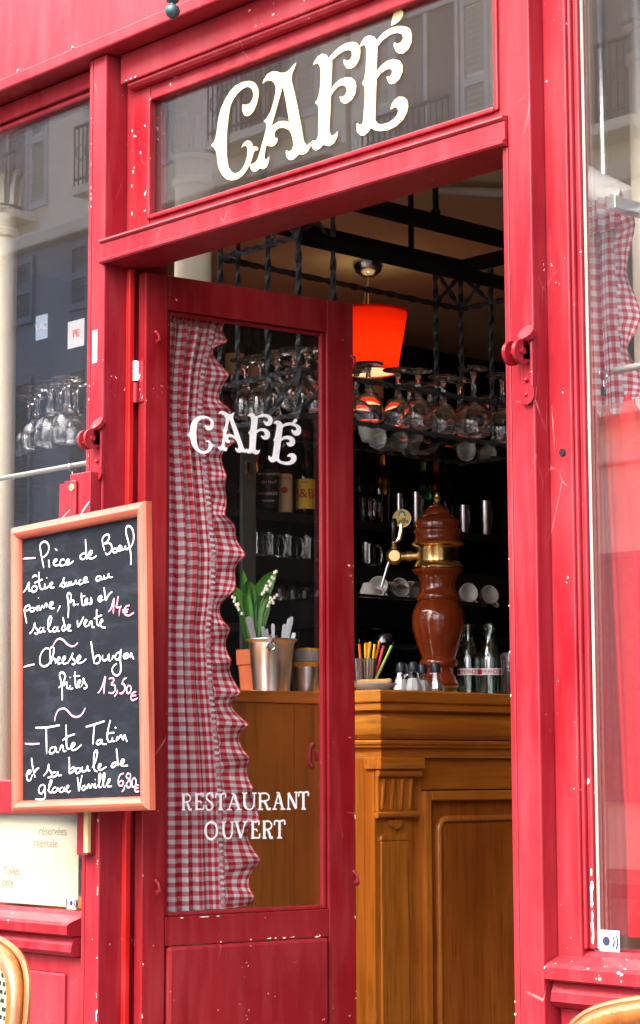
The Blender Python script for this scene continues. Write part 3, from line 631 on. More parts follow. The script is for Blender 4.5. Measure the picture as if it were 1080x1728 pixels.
def ruffle_fn(edge, y0, z1, z0, w0, w1, waves, amp, seed):
    # a gathered strip: its outer edge is longer than its seam, so it swings out and back in rounded lobes
    rnd = random.Random(seed); n = waves*2+2
    zz = np.cumsum([0]+[rnd.uniform(.55, 1.5) for _ in range(n)]); zz = zz/zz[-1]
    wv = [rnd.uniform(w0, w1)*(1 if i % 2 else .62) for i in range(n+1)]; yv = [amp*(1 if i % 2 else -1)*rnd.uniform(.5, 1.1) for i in range(n+1)]; sv_ = [rnd.uniform(-.018, .018) for _ in range(n+1)]
    def ev(arr, t):
        i = min(n-1, int(np.searchsorted(zz, t, side='right')-1)); f = (t-zz[i])/(zz[i+1]-zz[i]); f = f*f*(3-2*f); return arr[i]*(1-f)+arr[i+1]*f
    def fn(r, t):
        t_ = min(max(t, 0), .99999); w = ev(wv, t_); y = ev(yv, t_)
        rr = math.sin(r*PI/2)
        return (edge(t)+w*rr*(.9+.1*r)+.002*math.sin(t*160)*(1-r), y0+y*r**1.3+.0015*math.sin(t*260+5*r)*(1-r), z1+(z0-z1)*t+ev(sv_, t_)*r**1.2)
    return fn, lambda r, t: (r*.06, t*(z1-z0)*1.55)
cz1 = D(330, 526)[1]; cz0 = D(340, 1538)[1]
edge_px = [(526, 372), (560, 365), (620, 350), (700, 343), (800, 355), (870, 362), (930, 368), (1000, 366), (1060, 358), (1150, 362), (1250, 372), (1330, 378), (1400, 380), (1470, 382), (1538, 385)]
edge = [((cz1-D(x, y)[1])/(cz1-cz0), D(x, y)[0]+.012) for y, x in edge_px]
ct_ = thing('curtain', 'red and white gingham curtain with a wavy ruffle hanging behind the open door\'s glass', 'curtain', (DO[0], DO[1], 0), DA)
fn, uvf = curtain_main(lambda t: u0-.006, lambda t: interp(edge, t)+.004, cz1, cz0, .049, .0125, 5.2, .31, .3, 3)
obj('cloth', sheet(B(), fn, 110, 60, uvf), 'gingham', ct_, 'all')
out_px = [(526, 390), (560, 384), (585, 366), (610, 380), (645, 386), (668, 372), (700, 396), (740, 392), (770, 384), (800, 378), (835, 392), (862, 376), (895, 408), (930, 410), (965, 407), (1000, 388), (1040, 378), (1075, 392), (1110, 386), (1150, 404), (1185, 400), (1220, 416), (1260, 414), (1300, 428), (1330, 424), (1362, 443), (1400, 426), (1430, 432), (1465, 441), (1500, 424), (1538, 432)]
outl = [((cz1-D(x, y)[1])/(cz1-cz0), D(x, y)[0]+.019) for y, x in out_px]
def smooth_interp(tbl, t):
    ks = [a for a, _ in tbl]; i = min(len(ks)-2, max(0, int(np.searchsorted(ks, t, side='right'))-1)); f = min(1, max(0, (t-ks[i])/(ks[i+1]-ks[i]))); f = f*f*(3-2*f); return tbl[i][1]*(1-f)+tbl[i+1][1]*f
def rf(r, t):                                    # swings out to the lobes of its hem, rolling towards and away from the glass
    ue, uo = interp(edge, t), smooth_interp(outl, t); w = max(.012, uo-ue); p = 2*PI*17*t+1.3*math.sin(9*t)
    return (ue+w*math.sin(r*PI/2)+.0025*math.sin(t*150)*(1-r), .044+.017*math.sin(p)*r**1.2-.006*r+.0016*math.sin(t*260+4*r)*(1-r), cz1+(cz0-cz1)*t+.006*math.sin(p+1)*r**1.2)
uvr = lambda r, t: (r*.075, t*(cz1-cz0)*1.35)
rfl = obj('ruffle', sheet(B(), rf, 10, 420, uvr), 'gingham', ct_, 'all')
b = B(); tube(b, [rf(1, t) for t in np.linspace(0, 1, 300)], .0011, 5); obj('hem', b, 'label_red', rfl, True)
b = B(); sheet(b, lambda s, t: (interp(edge, t)-.006+.012*s, .036+.002*math.sin(t*700)*(.5+s), cz1+(cz0-cz1)*t), 3, 500, lambda s, t: (s*.012, t*1.9)); obj('gathered_seam', b, 'gingham', rfl, 'all')
b = B(); tube(b, [(u0-.004, .047, cz1+.004), (u1+.004, .047, cz1+.004)], .003, 8); obj('rod', b, 'rod_steel', ct_, True)
# header frill at the top of the curtain
hf = lambda s, t: (u0-.004+(edge[0][1]+.02-u0)*s, .043+.005*math.sin(s*95)+.002*math.sin(s*41), cz1+.008-.03*t)
obj('heading', sheet(B(), hf, 150, 3, lambda s, t: (s*.3, t*.03)), 'gingham', ct_, 'all')

# ================================================================== BLACKBOARD
BY = -.075
cor = [PY(x, y, BY) for x, y in ((22, 891.5), (251, 847), (259, 1366), (30, 1375))]
bc = sum(cor)/4; bw = (np.linalg.norm(cor[1]-cor[0])+np.linalg.norm(cor[2]-cor[3]))/2; bh = (np.linalg.norm(cor[3]-cor[0])+np.linalg.norm(cor[2]-cor[1]))/2
bang = math.atan2(cor[1][2]-cor[0][2], cor[1][0]-cor[0][0])
bang = (bang+math.atan2(cor[2][2]-cor[3][2], cor[2][0]-cor[3][0]))/2
bb = thing('blackboard', 'framed slate menu board chalked with three dishes and prices, hung on the left jamb', 'blackboard', (bc[0], BY, bc[2])); bb.rotation_euler = (0, -bang, 0)
def BL(x, y):                                   # photo pixel -> board coordinates
    p = PY(x, y, BY)-bc; return (p[0]*math.cos(bang)+p[2]*math.sin(bang), -p[0]*math.sin(bang)+p[2]*math.cos(bang))
fwid = .027
def rail_prof(d0, d1): return [(0, .0), (0, .014), (.006, .021), (.014, .023), (.022, .019), (fwid, .010), (fwid, .0)]
hw, hh = bw/2, bh/2
def frame_side(side):
    pr = rail_prof(0, 0)
    if side == 't': f = lambda i, p: ((-hw+p[0], hw-p[0])[i], .006-p[1], hh-p[0])
    if side == 'b': f = lambda i, p: ((-hw+p[0], hw-p[0])[i], .006-p[1], -hh+p[0])
    if side == 'l': f = lambda i, p: (-hw+p[0], .006-p[1], (-hh+p[0], hh-p[0])[i])
    if side == 'r': f = lambda i, p: (hw-p[0], .006-p[1], (-hh+p[0], hh-p[0])[i])
    return obj('frame_rail', sweep(B(), f, pr, 2), 'board_frame_x' if side in 'tb' else 'board_frame', bb, True)
for s in 'tblr': frame_side(s)
sl = bx('slate', bb, 'slate', -hw+fwid-.002, hw-fwid+.002, -.0005, .005, -hh+fwid-.002, hh-fwid+.002, 0)
# chalk handwriting: strokes traced in the photograph, laid on the slate
A_ = (30, 870, 5.143); B_ = (30, 980, 5.143); C_ = (30, 1070, 4.909); D_ = (30, 1185, 4.909)
CH = {
'dash1': ('p', A_, [[(48,376),(100,372),(158,368)]]),
'piece': ('w', A_, [[(230,455),(215,380),(202,310),(198,265),(210,240),(235,226),(262,240),(275,275),(268,315),(245,350),(220,365)], [(272,385),(275,420),(280,452)], [(330,290),(346,304)],
   [(310,412),(335,400),(345,385),(332,382),(318,400),(322,428),(345,436),(375,420)], [(412,385),(392,382),(375,400),(374,428),(392,438),(420,425)], [(420,420),(448,405),(452,388),(438,386),(425,405),(432,428),(460,420),(490,396)]]),
'de': ('w', A_, [[(590,330),(568,332),(548,350),(552,375),(580,378),(600,350)], [(592,208),(596,270),(600,340),(606,382)], [(612,362),(640,340),(652,318),(640,308),(622,330),(620,360),(638,376),(665,368),(688,350)]]),
'boeuf': ('w', A_, [[(758,306),(745,260),(738,220),(745,190),(770,168),(796,172),(796,200),(778,230),(760,245),(790,238),(815,255),(820,295),(800,330),(775,338),(765,320)], [(838,285),(832,310),(845,325),(868,310),(862,290),(842,288)], [(868,305),(885,290),(900,270),(888,265),(876,290),(885,308),(905,300)], [(908,268),(905,290),(915,300),(935,285),(938,265),(940,290),(955,295),(985,280)],
   [(958,285),(985,275),(1008,225),(1012,170),(998,115),(970,92),(948,105),(946,150),(960,210),(980,290),(988,360),(988,432)]]),
'rotie': ('w', A_, [[(50,668),(75,640),(96,590),(104,592),(98,640),(108,655),(128,640)], [(130,540),(152,520),(172,530)], [(140,612),(124,640),(136,665),(162,655),(172,630),(156,612),(140,620)], [(188,490),(190,560),(196,620),(215,642),(240,630)], [(150,585),(190,570),(220,556)], [(240,592),(240,625),(255,632),(275,610)], [(258,540),(261,543)], [(275,612),(300,600),(308,588),(295,585),(285,605),(292,628),(325,625)]]),
'sauce': ('w', A_, [[(365,618),(390,585),(408,540),(400,560),(408,590),(415,610),(400,625),(385,612)], [(432,580),(418,600),(428,615),(448,600),(452,575),(452,605),(465,605)], [(470,570),(470,595),(485,600),(505,580),(508,560),(510,590),(525,590)], [(555,560),(538,570),(535,590),(552,598),(572,582)], [(575,575),(600,565),(605,545),(590,540),(578,560),(585,582),(622,575)]]),
'au': ('w', A_, [[(718,528),(695,530),(685,555),(700,570),(722,550),(725,530),(732,555),(748,548)], [(755,518),(752,540),(765,550),(788,530),(792,505),(795,535),(828,535)]]),
'poivre': ('w', B_, [[(82,372),(72,320),(62,260),(72,230),(98,215),(110,232),(96,255),(75,260)], [(122,235),(110,255),(125,270),(148,258),(148,238),(128,236)], [(150,245),(165,240),(172,225),(172,250),(180,262)], [(184,150),(187,152)], [(190,215),(200,255),(222,212)], [(230,245),(245,205),(258,205),(255,235)], [(275,228),(305,212),(312,192),(296,188),(282,212),(290,240),(325,240)], [(375,218),(350,272)]]),
'frites': ('w', B_, [[(440,325),(445,240),(440,170),(434,125),(450,108),(466,128),(462,170),(445,195)], [(462,195),(478,170),(490,180),(490,215),(510,205)], [(522,208),(532,205)], [(558,108),(560,170),(570,212),(590,210)], [(555,140),(590,132)], [(590,190),(608,178),(610,160),(596,162),(592,190),(604,208),(620,190)], [(625,205),(640,185),(640,150),(650,180),(646,200),(630,206)]]),
'et': ('w', B_, [[(705,172),(725,160),(732,138),(715,138),(702,165),(718,182),(745,165)], [(752,58),(760,110),(768,170),(790,130),(822,96)]]),
'fourteen': ('p', B_, [[(790,272),(815,240),(840,155),(836,220),(834,290)], [(876,135),(868,190),(862,232),(905,225)], [(890,230),(884,310)], [(975,215),(945,225),(930,260),(940,295),(975,302),(1012,278)], [(915,255),(965,250)], [(915,275),(960,272)]]),
'salade': ('w', B_, [[(105,462),(135,430),(152,370),(155,400),(180,440),(170,465),(148,455)], [(205,405),(190,425),(198,450),(222,435),(228,405),(228,440),(245,442)], [(262,420),(285,380),(298,330),(288,310),(272,340),(268,400),(278,440),(300,440)], [(330,400),(312,420),(318,445),(345,430),(350,400),(352,435),(368,438)], [(420,385),(398,395),(390,420),(405,436),(425,415)], [(398,318),(408,370),(425,430)], [(432,420),(458,405),(460,388),(445,388),(438,415),(450,435),(472,434)]]),
'verte': ('w', B_, [[(522,345),(528,400),(560,350),(575,315)], [(580,375),(600,360),(602,345),(590,345),(582,375),(595,398),(615,390)], [(622,395),(630,365),(645,355),(650,400),(670,405)], [(690,250),(690,320),(695,380),(715,390)], [(668,330),(735,300)], [(720,370),(742,355),(740,342),(728,345),(722,380),(740,405),(768,408)]]),
'tilde1': ('p', C_, [[(298,98),(312,68),(335,44),(358,40),(385,55),(415,85),(445,102),(475,98),(502,72)]]),
'dash2': ('p', C_, [[(52,274),(95,262),(142,252)]]),
'cheese': ('w', C_, [[(262,122),(235,120),(205,150),(188,200),(192,250),(225,270),(260,250),(285,205),(300,160),(302,120),(290,105),(272,130),(272,190),(280,248)], [(282,230),(300,205),(315,215),(318,245)], [(330,225),(350,212),(352,195),(338,198),(332,225),(342,248),(365,238)], [(372,225),(395,212),(398,192),(384,195),(376,222),(386,248),(412,240)], [(418,245),(445,200),(462,160),(455,195),(478,225),(476,250),(455,250)], [(490,222),(520,208),(525,185),(508,185),(495,215),(508,240),(540,235),(572,208)]]),
'burger': ('w', C_, [[(612,62),(620,130),(632,200),(638,248)], [(636,220),(655,185),(678,180),(688,210),(675,240),(650,246)], [(708,175),(706,205),(720,222),(748,205),(758,170),(760,215),(775,222)], [(785,215),(795,185),(808,190)], [(852,150),(828,160),(812,190),(825,212),(848,200),(860,130),(855,210),(860,290),(848,330),(822,345),(795,325),(788,290),(805,260),(825,248)], [(895,165),(882,182),(892,202),(918,195),(926,175),(910,160),(892,168)], [(885,182),(925,172)], [(940,200),(945,160),(955,185),(968,210)]]),
'frites2': ('w', C_, [[(372,552),(372,480),(365,400),(350,345),(362,322),(385,325),(398,350),(385,395),(360,430),(342,445)], [(385,432),(402,405),(412,408),(412,445),(430,452)], [(440,425),(440,455),(462,450)], [(438,360),(441,363)], [(478,310),(480,370),(488,440),(505,440)], [(470,350),(520,348)], [(505,415),(525,400),(522,385),(508,395),(508,425),(522,445)], [(532,435),(550,395),(548,365),(560,400),(578,430),(572,450),(552,450)]]),
'price2': ('p', C_, [[(668,490),(700,445),(730,352),(722,420),(718,498)], [(760,372),(790,365),(800,385),(780,418),(806,425),(812,460),(790,490),(758,485)], [(830,462),(825,490),(805,518)], [(908,365),(885,375),(870,412),(888,420),(892,460),(870,492),(848,490)], [(925,425),(908,450),(912,488),(935,485),(945,450),(932,425)], [(985,478),(958,490),(945,520),(955,550),(998,532)], [(945,515),(985,508)]]),
'tilde2': ('p', D_, [[(310,158),(315,120),(335,75),(365,55),(395,55),(420,75),(450,110),(485,124),(520,115),(545,88),(562,50)]]),
'dash3': ('p', D_, [[(64,344),(120,348),(184,344)]]),
'tarte': ('w', D_, [[(150,212),(230,212),(350,192)], [(240,215),(242,320),(244,430)], [(318,372),(285,378),(268,405),(275,428),(305,415),(322,380),(325,410),(345,415)], [(352,400),(365,365),(378,365),(385,405),(405,405)], [(405,188),(408,280),(412,375),(435,388)], [(375,318),(425,285),(478,265)], [(440,385),(470,365),(478,345),(460,342),(448,375),(462,398),(495,388),(535,352)]]),
'tatin': ('w', D_, [[(568,206),(640,185),(722,158)], [(640,190),(632,270),(628,352)], [(690,310),(668,320),(658,340),(672,350),(695,335),(700,310),(705,345),(740,348)], [(772,150),(755,220),(746,290),(758,328),(780,325)], [(742,262),(805,252)], [(790,290),(790,320),(808,325)], [(812,210),(822,214)], [(822,325),(832,285),(835,310),(862,275),(872,310)], [(880,320),(890,275),(900,295),(912,330)]]),
'et2': ('w', D_, [[(82,600),(105,590),(112,570),(96,568),(78,600),(85,645),(108,648),(125,600)], [(118,462),(125,520),(148,625)], [(140,590),(160,560),(180,545)]]),
'sa': ('w', D_, [[(218,612),(248,570),(262,515),(262,555),(285,590),(278,620),(252,625)], [(318,580),(295,588),(285,612),(305,620),(330,600),(335,575),(338,605),(368,605)]]),
'boule': ('w', D_, [[(430,455),(432,520),(432,585),(455,580),(478,555),(462,540),(440,555)], [(500,545),(482,565),(495,590),(520,575),(518,548),(500,548)], [(540,535),(535,565),(552,578),(575,560),(582,530),(585,565),(605,568)], [(622,545),(650,490),(665,420),(652,400),(638,430),(635,500),(640,560),(665,575)], [(672,545),(692,530),(692,515),(680,518),(675,550),(695,562),(740,535)]]),
'de2': ('w', D_, [[(825,498),(798,505),(780,530),(795,540),(825,515)], [(822,385),(828,450),(838,530)], [(850,515),(880,500),(885,480),(868,480),(858,510),(872,528),(915,525)]]),
'glace': ('w', D_, [[(222,685),(195,690),(178,720),(182,750),(205,755),(225,720),(228,690),(232,760),(225,798),(190,806),(152,802)], [(252,735),(275,690),(288,655),(278,648),(265,690),(265,740),(285,752)], [(320,705),(298,715),(292,740),(310,750),(330,730),(335,708),(340,740)], [(375,705),(358,715),(352,738),(370,745),(388,728),(392,705),(395,735),(410,735)], [(405,715),(425,705),(425,692),(412,700),(410,730),(425,748),(442,735)]]),
'vanille': ('w', D_, [[(498,622),(505,680),(512,735),(525,660),(538,605)], [(560,690),(542,700),(538,722),(555,728),(572,700),(575,720)], [(582,720),(588,685),(600,690),(602,715)], [(610,715),(620,682),(632,690),(634,710)], [(645,672),(645,705),(660,708)], [(646,640),(650,642)], [(664,700),(690,650),(692,600),(680,600),(678,660),(682,705),(700,700)], [(705,690),(725,640),(728,595),(716,598),(714,660),(718,700),(735,700)], [(738,690),(765,662),(770,640),(758,645),(748,680),(758,702),(785,695)]]),
'price3': ('p', D_, [[(882,592),(855,600),(838,640),(842,688),(870,690),(880,660),(862,650),(845,665)], [(892,690),(885,720),(868,742)], [(940,600),(915,590),(905,620),(935,650),(940,695),(918,708),(905,680),(930,640),(942,605)], [(968,625),(952,650),(955,700),(978,695),(985,650),(968,625)], [(1008,690),(985,690),(975,720),(985,742),(1010,738)], [(978,715),(1005,712)]])}
for nm, (colr, (ox, oy, k), strokes) in CH.items():
    b = B(); big = .0020 if nm not in ('vanille', 'glace', 'price3') else .0018
    for si, st in enumerate(strokes):
        pts = [BL(ox+x/k, oy+y/k) for x, y in st]
        pp = smooth_path([(a, 0, c) for a, c in pts], 4) if len(pts) > 2 else [Vector((a, 0, c)) for a, c in pts]
        t = B(); n_ = len(pp); tube(t, pp, [big*(.75+.3*math.sin(PI*i/max(1, n_-1))) for i in range(n_)], 8)
        t.verts.index_update(); off = len(b.verts)
        for v in t.verts: b.verts.new((v.co.x, -.0012+v.co.y*.3-.0001*si, v.co.z))
        b.verts.ensure_lookup_table()
        for f in t.faces: b.faces.new([b.verts[off+v.index] for v in f.verts])
        t.free()
    obj('chalk_stroke' if nm[:4] in ('dash', 'tild') else 'chalk_word', b, 'chalk_white' if colr == 'w' else 'chalk_pink', sl, 'all')
# bracket the board hangs from
zc = PY(152, 828, 0)[2]
bp = bx('bracket_plate', sf, 'red_paint', -.075, -.004, -.028, -.0005, zc-.055, zc+.035, .002)
bx('strap', bp, 'red_paint', -.066, -.044, -.036, -.0285, zc-.12, zc+.022, .005)
b = B(); tube(b, [(-.055, -.036, zc+.005), (-.055, -.0385, zc+.005)], .008, 6); tube(b, [(-.055, -.0385, zc+.005), (-.055, -.042, zc+.005)], .004, 8); obj('bolt', b, 'raw_wood', bp)
b = B(); tube(b, smooth_path([(-.004, -.03, zc-.03), (.004, -.05, zc-.05), (.012, -.07, zc-.075)], 4), .0018, 6); tag(obj('cord', b, 'twine_blue'), 'thin blue cord tied between the red bracket plate and the menu board', 'cord')
b = B(); tube(b, smooth_path([(-.07, -.03, zc-.04), (-.10, -.045, zc-.07), (-.12, -.068, zc-.10)], 4), .0012, 6); tag(obj('wire', b, 'rod_steel'), 'thin grey wire from the bracket plate to the left of the menu board', 'wire')
# ---- notices and stickers on the panes
np0 = PY(0, 1380, .066); np1 = PY(131, 1535, .066)
nz1 = LR0+.004
nt_ = thing('notice', 'cream paper notice with faded print taped inside the left window above the sill', 'notice', (0, 0, 0))
nx0 = np1[0]-.30
bx('paper', nt_, 'paper_cream', nx0, np1[0], .0665, .0675, np1[2]+.004, nz1, 0)
for body, px_, py_ in (('réservées', 88, 1403), ('clientèle', 76, 1423), ('Toilet', 18, 1470), ('only', 12, 1489)):
    p = PY(px_, py_, .0645); text('print', body, .026, 'paper_print', nt_, (p[0], .0660, p[2]), (1, 0, 0), (0, 0, 1), .0002)
def sticker(x, y, w, h, Y, label):
    p = PY(x, y, Y); t = thing('sticker', label, 'sticker', (p[0], Y, p[2]), 0, 'alarm stickers on the window panes')
    bx('backing', t, 'sticker_white', -w/2, w/2, -.0008, .0002, -h/2, h/2, 0)
    b = B(); tube(b, [(0, -.0008, 0), (0, -.0016, 0)], h*.22, 20); obj('dot', b, 'sticker_blue', t)
    for s in (-1, 1):
        for r_ in (.36, .54):
            b = B(); tube(b, [(s*(h*r_*1.15*math.cos(a)+h*.06), -.0012, h*r_*math.sin(a)*1.1) for a in np.linspace(-.62, .62, 9)], h*.055, 5); obj('arc', b, 'sticker_blue', t)
sticker(1024, 1588, .052, .034, .0594, 'white sticker with a black dot and arcs on the right window above the sill')
sticker(121, 1524, .032, .025, .0594, 'small white sticker with a black dot and arcs over the cream paper notice')
# ---- things behind the left window
for nm, X0, y0_, w, h, body, mt, tm in (('card', 70, 552, .045, .055, 'VAC', 'blue_wood', 'lid_grey'), ('card', 128, 563, .06, .06, 'PE', 'lid_grey', 'label_red')):
    p = PY(X0, y0_, .067); t = thing(nm, 'small blue card lettered VAC behind the left window' if body == 'VAC' else 'white rounded card lettered PE behind the left window', 'card', (p[0], .067, p[2]))
    bx('face', t, mt, -w/2, w/2, .0002, .0012, -h/2, h/2, 0); text('lettering', body, .024, tm, t, (0, -.0004, 0), (1, 0, 0), (0, 0, 1), .0004)
p0 = PY(0, 808, .11); p1 = PY(140, 783, .11)
b = B(); tube(b, [(-1.6, .11, p0[2]), (-.09, .11, p0[2])], .006, 10); tag(obj('curtain_rod', b, 'rod_steel', None, True), 'thin steel curtain rod across the left window above the menu board', 'rod')
def clip(x, z, y, label, grp):
    t = thing('curtain_clip', label, 'clip', (x, y, z), 0, grp)
    b = B(); tube(b, [(0, .010*math.cos(a), .010*math.sin(a)-.003) for a in np.linspace(0, 2*PI, 15)[:-1]], .0014, 6, loop=True); obj('ring', b, 'chrome', t, True)
    b = B(); tube(b, [(0, 0, -.013), (.001, 0, -.024)], .0014, 6); box(b, -.004, .004, -.003, .003, -.040, -.024, .001); obj('jaw', b, 'chrome', t)
    return t
cx_ = PY(122, 790, .11)[0]
clip(cx_, p0[2], .11, 'chrome ring clip holding the red curtain on the left window rod', 'ring clips on the curtain rods')
fn, uvf = curtain_main(lambda t: cx_-.055-.03*t, lambda t: -.105, p0[2]-.035, .89, .11, .012, 2.2, .2, .4, 9, 0)
tag(obj('curtain', sheet(B(), fn, 40, 30, uvf), 'red_linen', None, 'all'), 'plain red half curtain behind the left window, mostly covered by the menu board', 'curtain')
# ---- right window: rod, red half curtain, gingham curtain
q0 = PY(990, 634, .12); RODZ = q0[2]; RODY = .12
b = B(); tube(b, [(RX2+.006, RODY, RODZ), (3.28, RODY, RODZ)], .0065, 10); tag(obj('curtain_rod', b, 'rod_steel', None, True), 'thin steel rod across the right window carrying the red curtain', 'rod')
for px_ in (993, 1018):
    clip(PY(px_, 640, RODY)[0], RODZ, RODY, 'chrome ring clip holding the red curtain on the right window rod', 'ring clips on the curtain rods')
rx0 = PY(984, 1000, RODY)[0]; rxe = PY(1150, 1200, RODY)[0]
def rcurt(s, t):
    top = .034*abs(math.sin(PI*(s*6+.6)))*(1-t)**8
    x = rx0-.004+(rxe-rx0)*s*(.62+.38*min(1, t*1.25)) + .006*math.sin(9*s*PI+2*t)
    w = 2*PI*(s*3.1)+.7*math.sin(2*t)+.9; fo = math.sin(w)
    return (x, RODY+.002+(.012+.004*t)*fo+.003*math.sin(2.3*w+t), RODZ-.042-top+(0.885-RODZ+.042)*t)
cm = sheet(B(), rcurt, 90, 60, lambda s, t: (s*.6, t*1.2)); o = obj('curtain', cm, 'red_linen', None, 'all')
tag(o, 'plain red linen half curtain with deep folds clipped behind the right window', 'curtain')
gt = thing('curtain', 'gathered gingham curtain with ruffled edge behind the red one at the right window', 'curtain', (0, 0, 0))
GY = .20; gz1_ = PY(1010, 372, GY)[2]; gz0_ = .9
ge_px = [(372, 1040), (450, 1042), (540, 1046), (640, 1054), (740, 1060), (860, 1070), (1000, 1082), (1600, 1090)]
gedge = [((gz1_-PY(x, y, GY)[2])/(gz1_-gz0_), PY(x, y, GY)[0]) for y, x in ge_px]
gl = PY(978, 700, GY)[0]-.03
fn, uvf = curtain_main(lambda t: gl, lambda t: interp(gedge, t), gz1_, gz0_, GY, .010, 3.3, .26, 1.2, 21, .05)
obj('cloth', sheet(B(), fn, 80, 60, uvf), 'gingham', gt, 'all')
rf, uvr = ruffle_fn(lambda t: interp(gedge, t)-.002, GY-.004, gz1_+.03, gz0_, .036, .066, 9, .018, 11)
obj('ruffle', sheet(B(), rf, 8, 320, uvr), 'gingham', gt, 'all')
obj('heading', sheet(B(), lambda s, t: (gl+(gedge[0][1]-gl+.012)*s, GY-.008+.008*math.sin(s*60)+.003*math.sin(s*31+1), gz1_+.035-.06*t), 120, 4, lambda s, t: (s*.3, t*.06)), 'gingham', gt, 'all')
b = B(); tube(b, [(RX1+.02, GY, gz1_-.002), (3.28, GY, gz1_-.002)], .006, 8); obj('rod', b, 'rod_steel', gt, True)
for xx in (RX1+.02, 3.27):
    b = B(); box(b, xx-.01, xx+.01, .121, GY+.008, gz1_-.012, gz1_+.01, .002); obj('rod_bracket', b, 'rod_steel', gt)
# white light fitting under the ceiling behind the right window, and the bare tube further in
pa, pb = PY(982, 303, .46), PY(1060, 342, .40); pm = (pa+pb)/2
t = thing('light_fitting', 'white rounded strip light fitting above the gingham curtain in the right window', 'light fitting', tuple(pm))
b = B(); tube(b, [tuple(pa-pm), tuple((pb-pm)*.86), tuple((pb-pm)*.97), tuple(pb-pm)], [.031, .029, .024, .012], 18); obj('housing', b, 'porcelain', t, True)
b = B(); tube(b, [(-.02, 0, -.02), (-.02, 0, -.055)], .018, 16); obj('lamp_neck', b, 'lid_grey', t, True)
b = B(); tube(b, [(0, 0, .02), (0, 0, CEIL-pm[2])], .008, 8); obj('stem', b, 'rod_steel', t, True)
p = PZ(790, 306, CEIL-.08); t = thing('tube_light', 'slim white fluorescent tube under the ceiling beyond the door head', 'light fitting', (p[0], p[1], 0))
b = B(); tube(b, [(-.12, .0, CEIL-.08), (.12, .36, CEIL-.08)], .013, 12); obj('tube', b, 'porcelain', t, True)
b = B(); box(b, -.13, .13, -.02, .38, CEIL-.05, CEIL-.001, .01); obj('holder', b, 'ceiling_tan', t)
for q in ((-.11, .015), (.11, .345)):
    b = B(); tube(b, [(q[0], q[1], CEIL-.08), (q[0], q[1], CEIL-.045)], .012, 10); obj('end_cap', b, 'rod_steel', t, True)
# finial of a lantern bracket on the fascia
p = PY(291, 14, -.07); t = thing('lantern_bracket', 'blue-green bronze bracket finial hanging in front of the red fascia', 'bracket', (p[0], -.07, p[2]))
obj('finial', lathe(B(), [(0, -.021), (.006, -.020), (.0125, -.014), (.0155, -.006), (.013, .002), (.007, .006), (.006, .010), (.012, .014), (.013, .018), (.008, .022), (.006, .03), (.006, .05), (.010, .055), (.006, .06), (.005, .2), (0, .2)], 20), 'bronze_green', t, True)
b = B(); tube(b, smooth_path([(0, 0, .17), (0, .02, .2), (0, .0625, .2)], 5), .006, 8); obj('arm', b, 'bronze_green', t, True)
# ================================================================== BAR COUNTER
XA, XB, YB, CT = -.415, -.205, 1.0, 1.35
YE = 3.4
bar = thing('bar_counter', 'honey oak bar counter with moulded cornice, corner pilaster and raised panels', 'bar counter', (0, 0, 0))
def wrap(prof):                                  # profile (inset, height) wrapped round the street end and the long front
    st = [lambda p: (XA-.12, YB+p[0], p[1]), lambda p: (XB-p[0], YB+p[0], p[1]), lambda p: (XB-p[0], YE, p[1])]
    return st
def wrapped(name, prof, mats, par):
    st = wrap(prof); last = prof[-1][1]
    o = None
    for i, mt in ((0, mats[0]), (1, mats[1])):
        back = [(.12, prof[-1][1]), (.12, prof[0][1])]
        b = sweep(B(), lambda k, p: st[i+k](p), prof+back, 2); o = obj(name, b, mt, par)
    return o
wrapped('top_edge', [(.004, CT), (0, CT-.004), (0, CT-.027), (.004, CT-.030)], ('oak_x', 'oak_y'), bar)
bx('top', bar, 'oak_y', -.80, XB-.121, YB+.121, YE, CT-.029, CT-.0005, 0)
bx('top', bar, 'oak_y', -.80, XA-.121, YB-.6, YB+.12, CT-.029, CT-.0007, 0)
wrapped('fillet', [(.010, CT-.0305), (.008, CT-.034), (.008, CT-.048), (.012, CT-.051)], ('oak_x', 'oak_y'), bar)
wrapped('cove', [(.020, CT-.0515), (.026, CT-.056), (.024, CT-.062)], ('oak_x', 'oak_y'), bar)
wrapped('ovolo', [(.012, CT-.0625), (.003, CT-.068), (.002, CT-.080), (.004, CT-.094), (.009, CT-.108), (.018, CT-.118), (.024, CT-.121)], ('oak_x', 'oak_y'), bar)
wrapped('bead', [(.018, CT-.1215), (.014, CT-.126), (.016, CT-.131), (.022, CT-.133), (.022, CT-.138), (.030, CT-.141)], ('oak_x', 'oak_y'), bar)
wrapped('frieze', [(.038, CT-.1415), (.038, CT-.165)], ('oak_x', 'oak_y'), bar)
# body behind the front
FX = XB-.055                                     # face of the frame
bx('carcass', bar, 'oak_panel', XA-.02, FX-.028, YB+.042, YE, FLOOR, CT-.1655, 0)
bx('end_board', bar, 'oak_plain', XA-.02, XA+.085, YB+.028, YB+.0415, FLOOR, CT-.1655, .001); bx('end_board', bar, 'oak', XA+.0855, FX-.0285, YB+.022, YB+.0415, FLOOR, CT-.1655, .002)
def pyy(x, X=FX): return PX(x, 1400, X)[1]
